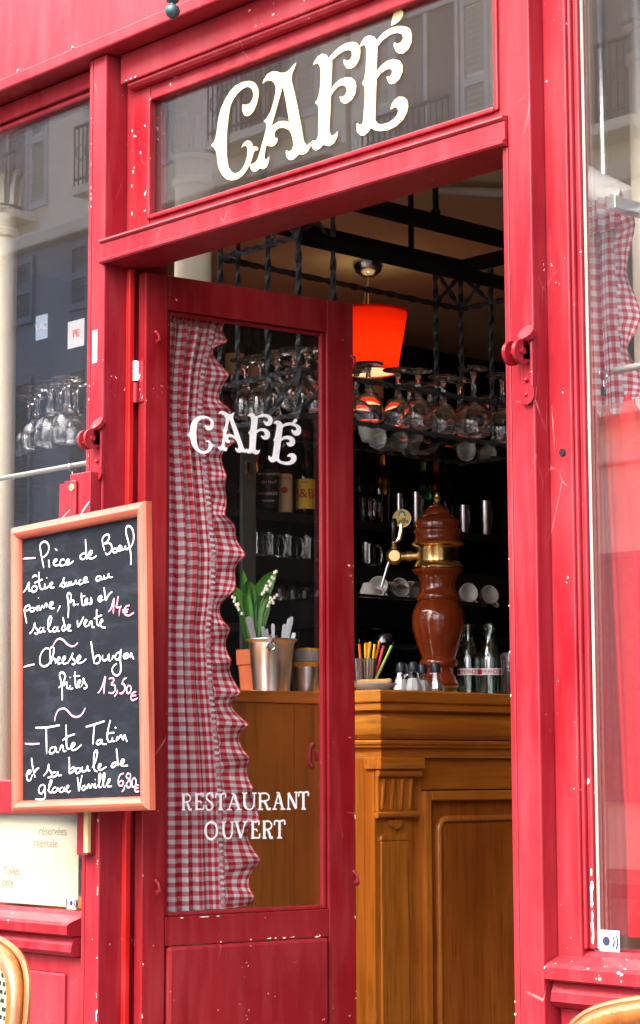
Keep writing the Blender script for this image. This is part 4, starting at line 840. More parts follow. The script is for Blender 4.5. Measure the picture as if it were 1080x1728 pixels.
# pilaster on the front, at the street end
y0, y1 = YB+.022, pyy(692)
bx('pilaster', bar, 'oak', FX-.028, FX+.008, y0, y1, FLOOR, CT-.1655, .003)
z_ = lambda py: float(PX(680, py, FX)[2])
ps_ = bx('pilaster_strip', bar, 'oak', FX+.0085, FX+.016, y0+.016, y1-.018, .3, z_(1418), .004)
b = B(); poly(b, [[(y0+.016, z_(1417)), (y0+.02, z_(1409)), ((y0+y1)/2-.02, z_(1405)), ((y0+y1)/2, z_(1408)), (y1-.03, z_(1404)), (y1-.02, z_(1408)), (y1-.018, z_(1417))]], lambda a, c, d: (FX+.0085+d, a, c), .006); obj('arched_head', b, 'oak', ps_)
cp = bx('capital_block', bar, 'oak_y', FX-.02, FX+.040, y0-.008, y1+.016, z_(1298), z_(1279), .002)
b = B(); tube(b, [(FX+.026, y0-.006, z_(1305)), (FX+.026, y1+.012, z_(1305))], .0085, 14); obj('roll', b, 'oak_y', cp, True)
bx('fluted_block', cp, 'oak', FX-.01, FX+.018, y0+.004, y1-.006, z_(1369), z_(1309), .002)
for k in range(4):
    yy = y0+.012+k*(y1-y0-.024)/3.4; bz0, bz1 = z_(1364), z_(1314)
    b = B(); tube(b, [(FX+.0165, yy+.006, bz0), (FX+.024, yy+.006, bz1)], .0052, 8); obj('flute', b, 'oak', cp, True)
b = B(); tube(b, [(FX+.02, y0-.004, z_(1374)), (FX+.02, y1+.008, z_(1374))], .008, 14); obj('roll', b, 'oak_y', cp, True)
b = B(); ym = (y0+y1)/2; poly(b, [[(ym-.02, z_(1383))]+[(ym-.02*math.cos(a), z_(1384)-.02*math.sin(a)) for a in np.linspace(0, PI, 10)]], lambda a, c, d: (FX+.008+d, a, c), .012); obj('pendant', b, 'oak', cp)
# frame, bolection and raised panel
y2, y3 = pyy(712), pyy(722)
bx('stile', bar, 'oak', FX-.028, FX, y1+.0005, y2, FLOOR, CT-.166, .001)
bx('rail', bar, 'oak_y', FX-.0285, FX-.001, y2+.0005, YE, z_(1333), CT-.166, .001)
b = B(); box(b, FX-.02, FX+.012, y2+.0005, y3+.004, .34, z_(1335), .004); obj('bolection', b, 'oak', bar)
b = B(); box(b, FX-.02, FX+.012, y3+.0045, YE, z_(1352), z_(1335), .004); obj('bolection', b, 'oak_y', bar)
pn = bx('panel', bar, 'oak_panel', FX-.030, FX-.014, y3+.0045, YE, .34, z_(1352)-.0005, 0)
py0, pz_ = pyy(746), z_(1384); PYE = 2.1; rad = .03
path = [(FX-.013, py0, .36)]+[(FX-.013, py0+rad-rad*math.cos(a), pz_-rad+rad*math.sin(a)) for a in np.linspace(0, PI/2, 8)]+[(FX-.013, PYE, pz_), (FX-.013, PYE, .36)]
b = B(); tube(b, path, .009, 10, loop=True); obj('panel_bead', b, 'oak', pn, True)
b = B(); box(b, FX-.0139, FX-.011, py0+.012, PYE-.012, .375, pz_-.012, .002); obj('raised_field', b, 'oak_panel', pn)
bx('bottom_rail', bar, 'oak_y', FX-.0285, FX, y2+.0005, YE, FLOOR, .338, .002)
# plain service end nearer the street
bx('end_panel', bar, 'oak_plain', XA-.02, XA-.006, YB-.6, pyy(500, XA)-.0008, FLOOR, CT-.031, .001); bx('end_panel', bar, 'oak_plain', XA-.02, XA-.006, pyy(500, XA)+.0008, YB+.02, FLOOR, CT-.031, .001)
bx('end_panel', bar, 'oak_plain', -.78, XA-.021, YB-.585, YB-.57, FLOOR, CT-.031, .001)
bx('top_edge', bar, 'oak_y', XA-.1205, XA, YB-.61, YB-.0005, CT-.030, CT-.0002, .003)
# ================================================================== BEER TAP
tpos = PX(741, 1166, -.47); tpos[2] = CT
s_ = mpp(tpos)/3.6
tap = thing('beer_tap', 'tall turned mahogany beer tap tower with brass collar on the bar', 'beer tap', tuple(tpos))
zt = lambda yy: (1530-yy)*s_*1.0
def lp(name, pr, mt, par=tap, seg=44): return obj(name, lathe(B(), [(0, zt(pr[0][0]))]+[(r*s_, zt(y)) for y, r in pr]+[(0, zt(pr[-1][0]))], seg), mt, par, True)
lp('brass_foot', [(1531, 118), (1520, 122), (1505, 112), (1480, 112), (1472, 120), (1466, 118)], 'brass_dull')
lp('body', [(1465, 116), (1450, 122), (1430, 112), (1400, 96), (1380, 88), (1352, 90), (1345, 112), (1338, 118), (1322, 119), (1308, 114), (1298, 104), (1290, 104), (1250, 118), (1200, 136), (1150, 151), (1100, 161), (1060, 163), (1020, 158), (985, 143), (960, 128), (948, 122), (940, 130), (922, 133), (908, 128), (898, 119), (860, 110), (830, 112), (805, 118), (790, 126), (775, 146), (765, 155), (755, 157), (752, 150)], 'mahogany')
cl = lp('brass_collar', [(751, 156), (742, 160), (732, 150), (722, 148), (714, 140), (706, 132), (628, 130), (620, 134), (610, 160), (600, 167), (594, 164)], 'brass')
lp('cap', [(593, 152), (582, 146), (560, 142), (545, 143), (535, 150), (522, 151), (512, 146), (505, 138), (480, 141), (462, 138), (448, 130), (436, 112), (426, 100), (418, 84), (404, 82), (390, 78), (376, 66), (366, 48), (358, 30)], 'mahogany')
lp('finial', [(358, 28), (350, 22), (338, 16), (326, 22), (318, 24), (308, 16), (296, 18), (284, 14), (276, 6)], 'brass_dull', seg=20)
dv = Vector((-.80, -.60, 0)); zc_ = zt(668); R0 = 128*s_
tapx = lambda d, z=0, side=0: tuple(dv*d+Vector((-dv.y, dv.x, 0))*side+Vector((0, 0, zc_+z)))
q = 1*s_
arm = obj('spigot', tube(B(), [tapx(R0-.004), tapx(R0+30*q), tapx(R0+31*q), tapx(R0+62*q), tapx(R0+63*q), tapx(R0+95*q)], [24*q, 24*q, 29*q, 29*q, 22*q, 26*q], 18), 'brass_dull', tap, True)
obj('valve', ball(B(), tapx(R0+142*q), 52*q, 20, 10), 'brass_dull', arm, True)
b = B(); nrm = Vector((.735, -.68, 0)); c0 = Vector(tapx(R0+142*q)); tube(b, [c0+nrm*40*q, c0+nrm*56*q], 34*q, 18); tube(b, [c0+nrm*54*q, c0+nrm*60*q], 10*q, 10); obj('valve_plate', b, 'brass', arm, True)
b = B(); tube(b, [c0+Vector((0, 0, 45*q)), c0+Vector((0, 0, 62*q)), c0+Vector((0, 0, 66*q)), c0+Vector((0, 0, 92*q))], [18*q, 22*q, 14*q, 18*q], 14); obj('lever_neck', b, 'brass_dull', arm, True)
b = B(); tube(b, [c0+Vector((0, 0, z*q)) for z in (92, 120, 170, 210, 232, 240)], [14*q, 20*q, 24*q, 24*q, 18*q, 6*q], 14); obj('lever', b, 'black_gloss', arm, True)
rt = Vector((.68, .733, 0)); b = B()
tube(b, [c0+Vector((0, 0, 88*q))+rt*8*q, c0+rt*34*q+Vector((0, 0, 110*q)), c0+rt*44*q+Vector((0, 0, 150*q)), c0+rt*48*q+Vector((0, 0, 200*q))], [8*q, 16*q, 17*q, 15*q], 8); obj('badge_arm', b, 'brass', arm, True)
bc_ = c0+rt*50*q+Vector((0, 0, 236*q)); b = B(); tube(b, [bc_-nrm*4*q, bc_+nrm*10*q], 57*q, 32); bd = obj('badge', b, 'badge', arm, True)
b = B(); tube(b, [tuple(bc_+nrm*10.5*q+rt*54*q*math.cos(a)+Vector((0, 0, 54*q*math.sin(a)))) for a in np.linspace(0, 2*PI, 33)[:-1]], 3*q, 6, loop=True); obj('rim', b, 'gold', arm, True)
text('lettering', 'Leffe', 48*q, 'label_black', arm, tuple(bc_+nrm*11*q-Vector((0, 0, 18*q))), rt, (0, 0, 1), .0003, sx=.9)
b = B(); c1 = bc_+nrm*11*q+Vector((0, 0, 14*q)); poly(b, [[(-22*q, 0), (22*q, 0), (22*q, 14*q), (14*q, 28*q), (0, 36*q), (-14*q, 28*q), (-22*q, 14*q)]], lambda a, c, d: tuple(c1+rt*a+Vector((0, 0, c))+nrm*d), .0004); obj('crest', b, 'twine_blue', arm)
b = B(); c2 = c1+nrm*.0005; poly(b, [[(-14*q, 0), (14*q, 0), (12*q, 16*q), (6*q, 18*q), (3*q, 26*q), (-2*q, 17*q), (-13*q, 14*q)]], lambda a, c, d: tuple(c2+rt*a+Vector((0, 0, c))+nrm*d), .0004); obj('crest', b, 'brass_dull', arm)
b = B(); tube(b, [c0+Vector((0, 0, -30*q))-rt*30*q, c0-rt*44*q+Vector((0, 0, -70*q)), c0-rt*80*q+Vector((0, 0, -188*q))], [12*q, 11*q, 10*q], 10); obj('spout', b, 'chrome', arm, True)
# ================================================================== THINGS ON THE BAR
def onbar(px_, X): p = PX(px_, 1166, X); return (p[0], p[1], CT)
def shaker(px_, X, fill, label):
    t = thing('shaker', label, 'shaker', onbar(px_, X), random.uniform(0, .6), 'salt and pepper shakers on the bar')
    obj('body', lathe(B(), [(0, 0), (.020, 0), (.0225, .004), (.0225, .010), (.011, .054), (.010, .054), (.0205, .010), (.0195, .004), (0, .003)], 8), 'glassware', t)
    obj('filling', lathe(B(), [(0, .004), (.0185, .004), (.0193, .010), (.0145 if fill == 'salt' else .0165, .034 if fill == 'salt' else .026), (0, .036 if fill == 'salt' else .026)], 8), fill, t)
    obj('cap', lathe(B(), [(.012, .051), (.0135, .052), (.0135, .058), (.0115, .072), (.009, .076), (0, .077)], 18), 'cap_grey', t, True)
shaker(698, -.28, 'salt', 'faceted salt shaker full of white salt in front of the beer tap')
shaker(735, -.27, 'pepper', 'faceted glass pepper shaker half full, in front of the beer tap')
shaker(677, -.33, 'salt', 'faceted glass shaker with grey cap behind the front salt shaker')
shaker(687, -.37, 'pepper', 'faceted glass shaker with grey cap behind the front salt shaker')
shaker(713, -.34, 'salt', 'faceted glass shaker with grey cap behind the front salt shaker')
pl = thing('plate', 'small white plate at the corner of the bar under a piece of bread', 'plate', onbar(634, -.268))
obj('dish', lathe(B(), [(0, .002), (.03, .002), (.035, .0), (.042, .006), (.054, .016), (.0545, .0175), (.042, .009), (.034, .006), (0, .0065)], 36), 'porcelain', pl, True)
p = onbar(632, -.268); b = B()
tube(b, [(p[0]-.030, p[1]-.030, CT+.0215), (p[0]-.022, p[1]-.022, CT+.021), (p[0], p[1], CT+.020), (p[0]+.018, p[1]+.018, CT+.021), (p[0]+.026, p[1]+.026, CT+.024), (p[0]+.030, p[1]+.030, CT+.026)], [.004, .007, .0085, .008, .007, .004], 14)
tag(obj('bread', b, 'bread', None, 'all'), 'short crusty piece of bread lying on the white plate', 'bread')
# straw cup
sp = onbar(617, -.40); s0 = mpp(sp)
t = thing('straw_cup', 'ribbed clear cup of coloured straws behind the bread plate', 'cup', sp)
b = B(); rows = []
for r_, z in ((.0, .002), (.024, .0), (.0295, .088), (.0280, .088), (.0225, .004), (0, .004)):
    rows.append([b.verts.new(((r_+(.0012*math.cos(k*PI) if 0 < r_ else 0))*math.cos(2*PI*k/48), (r_+(.0012*math.cos(k*PI) if 0 < r_ else 0))*math.sin(2*PI*k/48), z)) for k in range(48)])
for a, c in zip(rows, rows[1:]):
    for k in range(48): b.faces.new((a[k], a[(k+1) % 48], c[(k+1) % 48], c[k]))
bmesh.ops.remove_doubles(b, verts=b.verts, dist=1e-6); obj('wall', b, 'ribbed', t)
for k, (dx, dy, lx, ly, h, mt) in enumerate(((-.012, -.014, -.055, -.06, .135, 'straw_green'), (.0, .012, .004, .006, .128, 'straw_orange'), (.004, -.008, .012, .006, .130, 'straw_yellow'), (.010, .004, .020, .014, .124, 'straw_yellow'), (.012, -.004, .022, .03, .133, 'straw_orange'), (-.006, .006, .0, .0, .126, 'straw_yellow'), (.014, .008, .032, .034, .120, 'straw_pink'), (.016, .002, .045, .05, .121, 'straw_green'), (-.010, .008, -.008, .010, .129, 'straw_orange'), (-.012, .0, -.014, -.008, .125, 'straw_orange'))):
    nm = mt.split('_')[1]; b = B(); tube(b, [(sp[0]+dx, sp[1]+dy, CT+.006), (sp[0]+lx, sp[1]+ly, CT+h)], .0033, 8)
    tag(obj('straw', b, mt, None, True), {'straw_green': 'lime green drinking straw leaning in the ribbed cup', 'straw_orange': 'orange drinking straw standing in the ribbed cup', 'straw_yellow': 'yellow drinking straw standing in the ribbed cup', 'straw_pink': 'pink drinking straw standing in the ribbed cup'}[mt], 'straw', nm+' straws in the ribbed cup')
# carafes and glasses at the right
def carafe(px_, X, label):
    p = onbar(px_, X); t = thing('carafe', label, 'carafe', p, 0, 'clear water carafes on the bar'); k = mpp(p)*123/.175/1000*1000/1000
    k = mpp(p)*123/.175
    pr = [(0, .006), (.024, .004), (.0275, 0), (.0285, .004), (.0285, .085), (.026, .105), (.017, .128), (.0135, .140), (.0130, .160), (.0175, .168), (.0175, .175), (.0155, .175), (.0112, .160), (.0116, .140), (.015, .128), (.0235, .104), (.026, .085), (.026, .012), (0, .010)]
    obj('bottle', lathe(B(), [(r*k, z*k) for r, z in pr], 32), 'carafe_glass', t, True)
    a0 = math.atan2(-.68, .735); b = B(); n_ = 20; R_ = .0288*k
    for j in range(n_):
        a, c = a0-1.2+2.4*j/n_, a0-1.2+2.4*(j+1)/n_
        b.faces.new([b.verts.new((R_*math.cos(x), R_*math.sin(x), z*k)) for x, z in ((a, .052), (c, .052), (c, .068), (a, .068))])
    lb = obj('band', b, 'label_white', t)
    for j, ch in enumerate('PERNOD'):
        a = a0-.62+j*.25; c = Vector((math.cos(a), math.sin(a), 0))
        text('lettering', ch, .013*k, 'label_red', lb, tuple(c*(R_+.0004)+Vector((0, 0, .0595*k))), (-c.y, c.x, 0), (0, 0, 1), .0002)
    for s0_, s1_ in ((-1.2, -.78), (.82, 1.2)):
        b = B()
        for j in range(6):
            a, c = a0+s0_+(s1_-s0_)*j/6, a0+s0_+(s1_-s0_)*(j+1)/6
            b.faces.new([b.verts.new(((R_+.0004)*math.cos(x), (R_+.0004)*math.sin(x), z*k)) for x, z in ((a, .054), (c, .054), (c, .066), (a, .066))])
        obj('band_end', b, 'label_red', lb)
carafe(827, -.40, 'clear glass water carafe with a red and white band right of the beer tap'); carafe(791, -.44, 'clear glass water carafe half hidden behind the beer tap')
p = onbar(858, -.33); t = thing('drinking_glass', 'tall glass of dark cola on ice beside the carafe', 'glass', p)
pr = [(0, .004), (.0165, 0), (.0175, .004), (.0205, .116), (.0195, .116), (.0165, .010), (0, .009)]; obj('wall', lathe(B(), pr, 28), 'glassware', t, True)
obj('drink', lathe(B(), [(0, .0095), (.0160, .0105), (.0178, .066), (0, .066)], 24), 'cola', t, True)
for k in range(3): b = B(); box(b, -.007, .007, -.007, .007, -.006, .008, .002); bmesh.ops.rotate(b, verts=b.verts, cent=(0, 0, 0), matrix=Matrix.Rotation(k*1.1, 3, (1, .6, .3))); bmesh.ops.translate(b, verts=b.verts, vec=((-.006, .007, 0)[k], (.004, .002, -.008)[k], .070+.009*k)); obj('ice_cube', b, 'glassware', t)
# ---- service end: bucket of cutlery, plant, tin
bk = PX(458, 1166, -.54); k = mpp(bk); bkp = (bk[0], bk[1], CT)
t = thing('ice_bucket', 'brushed steel ice bucket full of cutlery on the bar end', 'bucket', bkp)
R1, R2, H_ = 45*k, 31*k, 90*k
obj('wall', lathe(B(), [(0, .001), (R2-.004, 0), (R2, .003), (R2+.25*(R1-R2-.006), .35*H_), (R1-.010, H_-.012), (R1-.004, H_-.004), (R1, H_-.001), (R1-.001, H_+.001), (R1-.006, H_-.004), (R1-.012, H_-.014), (R2-.002, .006), (0, .005)], 48), 'steel', t, True)
dd = Vector((.735, -.68, 0)); b = B(); cc = dd*(R1-.010)+Vector((0, 0, H_-.020))
tube(b, [tuple(cc+rt*.011*math.cos(a)+Vector((0, 0, .010*math.sin(a)))+dd*.004) for a in np.linspace(0, 2*PI, 20)[:-1]], .0026, 8, loop=True); obj('ring_handle', b, 'chrome', t, True)
def cutlery(dx, dy, lx, h, w, label):
    b = B(); base = Vector(bkp)+rt*dx+dd*dy+Vector((0, 0, .02)); tip = Vector(bkp)+rt*lx+dd*dy*1.4+Vector((0, 0, h)); ax = (tip-base).normalized(); sd_ = ax.cross(dd).normalized(); nn_ = ax.cross(sd_)
    rows = []
    L = (tip-base).length
    for f, ww in ((0, .5), (.5, .5), (.7, .75), (.93, 1), (.985, .9), (1, .5)):
        c = base+ax*L*f
        rows.append([b.verts.new(c+sd_*w*ww*sx_+nn_*.0012*sy_) for sx_, sy_ in ((-1, -1), (1, -1), (1, 1), (-1, 1))])
    for a, c in zip(rows, rows[1:]):
        for j in range(4): b.faces.new((a[j], a[(j+1) % 4], c[(j+1) % 4], c[j]))
    b.faces.new(rows[0]); b.faces.new(rows[-1])
    tag(obj('cutlery', b, 'chrome'), label, 'cutlery', 'cutlery standing in the steel bucket')
for a in ((-.020, .0, -.058, 40), (-.016, .008, -.053, 38), (-.022, -.006, -.062, 39)): cutlery(a[0], a[1], a[2], H_+a[3]*k, .0042, 'steel cutlery handle leaning towards the curtain in the steel bucket')
for a in ((-.008, .010, -.022, 22), (-.002, .012, -.012, 18), (.006, .0, .004, 27)): cutlery(a[0], a[1], a[2], H_+a[3]*k, .0045, 'steel cutlery handle standing upright in the steel bucket')
for a in ((.014, .006, .034, 26), (.018, .0, .046, 36), (.020, .010, .052, 38), (.012, -.01, .048, 30), (.022, -.006, .058, 12)): cutlery(a[0], a[1], a[2], H_+a[3]*k, .0052, 'steel cutlery handle leaning towards the tin in the steel bucket')
# terracotta pot with lily of the valley
pp_ = PX(428, 1166, -.62); k = mpp(pp_); pp_ = (pp_[0], pp_[1], CT)
t = thing('flower_pot', 'terracotta flower pot behind the steel bucket', 'pot', pp_)
obj('wall', lathe(B(), [(0, 0), (21*k, 0), (26*k, 48*k), (29*k, 49*k), (30*k, 74*k), (27*k, 74*k), (26*k, 66*k), (22*k, 64*k), (0, 64*k)], 32), 'terracotta', t, True)
obj('soil', lathe(B(), [(0, 65*k), (25*k, 65*k), (0, 66*k)], 20), 'dark_shelf', t)
pt = thing('plant', 'lily of the valley with broad green leaves and white bells in the terracotta pot', 'plant', (pp_[0], pp_[1], CT+.064*1))
def leaf(pts, w, mt, name='leaf'):
    # pts: photo pixels of the mid-rib on a plane facing the camera
    P_ = [Vector((pp_[0], pp_[1], CT))+rt*((x-428)*k)+Vector((0, 0, (1166-y)*k))+dd*(.018*(i/len(pts))) for i, (x, y) in enumerate(pts)]
    P_ = smooth_path(P_, 6); b = B(); n_ = len(P_); rows = []
    for i, p in enumerate(P_):
        f = i/(n_-1); ww = w*k*math.sin(PI*min(1, .08+f*.92))**.75*(1 if f < .97 else .4)
        tg = (P_[min(i+1, n_-1)]-P_[max(i-1, 0)]).normalized(); sd_ = tg.cross(dd).normalized()
        rows.append([b.verts.new(p+sd_*ww*s+dd*(.006*abs(s)**1.5)*(1)) for s in (-1, -.5, 0, .5, 1)])
    for a, c in zip(rows, rows[1:]):
        for j in range(4): b.faces.new((a[j], a[j+1], c[j+1], c[j]))
    bmesh.ops.translate(b, verts=b.verts, vec=-Vector(pt.location)); obj(name, b, mt, pt, 'all')
leaf([(425, 1100), (422, 1040), (421, 990), (418, 975)], 12, 'leaf_dark'); leaf([(428, 1100), (432, 1020), (450, 980), (466, 960)], 15, 'leaf'); leaf([(430, 1100), (438, 1040), (446, 1010), (452, 995)], 14, 'leaf_dark')
leaf([(424, 1090), (410, 1020), (402, 1000), (395, 985)], 11, 'leaf'); leaf([(425, 1080), (416, 1000), (411, 970), (408, 955)], 6, 'leaf'); leaf([(426, 1105), (420, 1060), (418, 1020), (419, 985)], 10, 'leaf')
def spray(pts, bells):
    P_ = [Vector((pp_[0], pp_[1], CT))+rt*((x-428)*k)+Vector((0, 0, (1166-y)*k))+dd*.028 for x, y in pts]; b = B(); loc = Vector(pt.location)
    tube(b, [p-loc for p in smooth_path(P_, 6)], .0011, 6); st = obj('flower_stem', b, 'stem_green', pt, True)
    for x, y in bells:
        c = Vector((pp_[0], pp_[1], CT))+rt*((x-428)*k)+Vector((0, 0, (1166-y)*k))+dd*.034-loc
        b = B(); lathe(b, [(0, .0035), (.0026, .003), (.0038, .0), (.0036, -.003), (.0044, -.0045), (.003, -.003), (0, -.001)], 10, c); obj('bell', b, 'bell_white', st, True)
spray([(428, 1100), (440, 1020), (455, 985), (466, 958)], [(446, 995), (443, 998), (450, 985), (452, 990), (455, 977), (458, 980), (460, 970), (463, 972), (464, 962), (467, 960), (448, 990), (456, 983)])
spray([(426, 1100), (412, 1030), (402, 1000), (393, 1000)], [(393, 1003), (396, 1010), (399, 1016), (402, 1020), (404, 1024), (409, 1031), (397, 1005), (403, 1015)])
spray([(430, 1100), (445, 1040), (460, 1010), (468, 1000)], [(468, 1000), (464, 1004), (460, 1008), (456, 1012), (453, 1018), (462, 1013), (457, 1005)])
b = B(); c = Vector(bkp)+rt*(-.028)+Vector((0, 0, H_*.8)); lathe(b, [(.006, -.03), (.008, .0), (.009, .02), (.012, .04), (.010, .03), (.007, .0), (.005, -.03)], 9, c); bmesh.ops.translate(b, verts=b.verts, vec=-Vector(pt.location)+Vector((0, .045, 0))); obj('pink_wrapper', b, 'pink_wrap', pt, True)
tp_ = PX(518, 1166, -.53); k = mpp(tp_); t = thing('tin', 'steel canister with a grey lid and yellow top beside the bucket', 'tin', (tp_[0], tp_[1], CT))
obj('body', lathe(B(), [(0, 0), (23*k, 0), (24*k, 3*k), (24*k, 45*k), (0, 45*k)], 36), 'steel', t, True); obj('yellow_band', lathe(B(), [(24.3*k, 45.2*k), (24.6*k, 48*k), (24.6*k, 53*k), (0, 53*k)], 36), 'tin_yellow', t, True)
ld = obj('lid', lathe(B(), [(25*k, 53.2*k), (26*k, 54*k), (26*k, 70*k), (25*k, 72*k), (0, 72*k)], 36), 'lid_grey', t, True); obj('lid_top', lathe(B(), [(24*k, 72.2*k), (22*k, 76*k), (0, 78*k)], 36), 'tin_yellow', ld, True)
# ================================================================== HANGING GLASS RACK
RXN, RXK, RY0, RY1 = -.30, -.60, .82, 1.72
ZS, ZR1, ZR2, ZR3 = 2.02, 2.13, 2.465, 2.585
rk = thing('glass_rack', 'black wrought iron glass rack with crossed braces hung over the bar', 'glass rack', (0, 0, 0))
def twist(a, b_, r=.0075, n_=None):
    a, b_ = Vector(a), Vector(b_); L = (b_-a).length; n_ = n_ or max(6, int(L/.012)); bm = B(); ax = (b_-a).normalized(); u_ = ax.orthogonal().normalized(); v_ = ax.cross(u_); rows = []
    for i in range(n_+1):
        ang = i/n_*L/.045*PI*.5; w = r*(1+.14*math.sin(i/n_*L/.012+random.random()*.4))
        rows.append([bm.verts.new(a+ax*L*i/n_+u_*w*math.cos(ang+k_*PI/2)+v_*w*math.sin(ang+k_*PI/2)) for k_ in range(4)])
    for p, q_ in zip(rows, rows[1:]):
        for k_ in range(4): bm.faces.new((p[k_], p[(k_+1) % 4], q_[(k_+1) % 4], q_[k_]))
    bm.faces.new(rows[0]); bm.faces.new(rows[-1]); return bm
def bar_(name, a, b_, r=.0075): return obj(name, twist(a, b_, r), 'iron_black', rk)
yn = PX(562, 400, RXN)[1]; yk = PX(735, 480, RXK)[1]; xm = PY(452, 500, RY0)[0]; xf = PY(828, 480, RY1)[0]
ups = [(RXN, RY0), (RXN, yn), (xm, RY0), (RXK, RY0), (RXK, yk), (RXK, RY1), (xf, RY1), (RXN, RY1), (RXN, RY1-.12)]
for x, y in ups: bar_('upright', (x, y, ZS-.01), (x, y, ZR3-.02), .008)
bar_('upright', (RXK+.012, RY0+.05, ZS-.01), (RXK+.012, RY0+.05, ZR3-.02), .007)
for z, r_ in ((ZS, .0075), (ZR1, .008), (ZR2, .0085)):
    for a, c in (((RXN, RY0), (RXN, RY1)), ((RXK, RY0), (RXK, RY1)), ((RXN, RY0), (RXK, RY0)), ((RXN, RY1), (RXK, RY1))): bar_('rail', (*a, z), (*c, z), r_)
bx('beam', rk, 'iron_beam', RXN-.012, RXN+.012, RY0-.0, RY1, ZR2-.016, ZR2+.016, .002)
for a in ((RXN-.016, RXN+.016, RY0-.016, RY1+.016), (RXK-.016, RXK+.016, RY0-.016, RY1+.016)): bx('beam', rk, 'iron_beam', a[0], a[1], a[2], a[3], ZR3-.018, ZR3+.022, .003)
for y in (RY0, RY1): bx('beam', rk, 'iron_beam', RXK+.017, RXN-.017, y-.014, y+.014, ZR3-.017, ZR3+.021, .003)
for z0, z1 in ((ZS, ZR1), (ZR2, ZR3-.02)):
    for a, c in (((RXN, RY0), (RXN, yn)), ((RXN, RY0), (xm, RY0)), ((RXK, yk), (RXK, RY1)), ((RXK, RY1), (xf, RY1)), ((RXN, RY1), (RXN, RY1-.12))):
        if z0 == ZS and c in ((RXK, RY1), (xf, RY1)): continue
        bar_('brace', (*a, z0), (*c, z1), .0065); bar_('brace', (*a, z1), (*c, z0), .0065)
for y in (PX(735, 330, RXN)[1], RY0+.2): b = B(); tube(b, [(RXN, y, ZR3+.02), (RXN, y, CEIL)], .008, 8); lathe(b, [(.008, -.0), (.013, .004), (.013, .014), (.008, .018)], 10, (RXN, y, ZR3+.021)); obj('hanger', b, 'iron_beam', rk, True)
for y in (RY0+.15, RY1-.2): b = B(); tube(b, [(RXK, y, ZR3+.02), (RXK, y, CEIL)], .008, 8); obj('hanger', b, 'iron_beam', rk, True)
bx('shelf', rk, 'shelf_glass', RXK-.05, RXN-.009, RY0+.009, RY1+.02, ZS-.002, ZS+.004, .001)
# stemmed glasses standing on their rims
def wine_glass_bm(rb, hb, hs, rf, rr=None):
    rr = rr or rb*.82; H = hb+hs; t = .0011
    out = [(rr, 0), (rb*.93, hb*.28), (rb, hb*.5), (rb*.9, hb*.74), (rb*.6, hb*.92), (rb*.25, hb*.995), (.009, hb+.008), (.0068, hb+.02), (.0064, hb+hs*.72), (.009, H-.011), (rf*.5, H-.0055), (rf*.97, H-.0028), (rf, H-.0012), (rf*.98, H), (0, H+.0005)]
    inn = [(0, hb*.965), (rb*.35, hb*.93), (rb*.6-t*1.4, hb*.88), (rb*.9-t, hb*.72), (rb-t, hb*.5), (rb*.93-t, hb*.28), (rr-t, 0), (rr, 0)]
    return lathe(B(), out[::-1]+[] if False else inn+out, 28)
gm = {}
for nm, a in {'balloon': (.052, .122, .092, .046), 'wine': (.041, .108, .072, .041), 'small': (.039, .106, .068, .041)}.items():
    b = wine_glass_bm(*a); bmesh.ops.remove_doubles(b, verts=b.verts, dist=1e-6); bmesh.ops.recalc_face_normals(b, faces=b.faces); me = bpy.data.meshes.new('wine_glass'); b.to_mesh(me); b.free()
    for p in me.polygons: p.use_smooth = True
    me.materials.append(MATS['crystal']); gm[nm] = me
def put_glass(nm, x, y, z, label, grp):
    o = bpy.data.objects.new('wine_glass', gm[nm]); C.objects.link(o); o.location = (x, y, z); o.rotation_euler = (0, 0, random.uniform(0, 6)); tag(o, label, 'wine glass', grp)
GLAB = {'balloon': 'large upturned balloon glass in far half of the rack', 'wine': 'upturned wine glass in middle of the hanging rack', 'small': 'small upturned wine glass in street end of the rack'}
for px_, X, nm in ((800, -.385, 'balloon'), (848, -.40, 'balloon'), (776, -.53, 'balloon'), (748, -.40, 'wine'), (706, -.385, 'wine'), (726, -.51, 'wine'), (672, -.41, 'wine'), (692, -.53, 'wine'), (622, -.40, 'wine'), (602, -.48, 'wine'), (822, -.54, 'wine'), (424, -.50, 'small'), (403, -.555, 'small'), (468, -.43, 'small'), (497, -.37, 'small'), (519, -.375, 'wine'), (541, -.42, 'wine'), (452, -.545, 'small'), (486, -.52, 'small'), (575, -.39, 'wine')):
    y = PX(px_, 720, X)[1]
    if y < RY0+.045: y = RY0+.045+random.uniform(0, .01)
    put_glass(nm, X, y, ZS+.0045, GLAB[nm]+(', row along the open rail' if X > -.45 else ', row towards the back bar'), 'glasses upside down on the hanging rack')
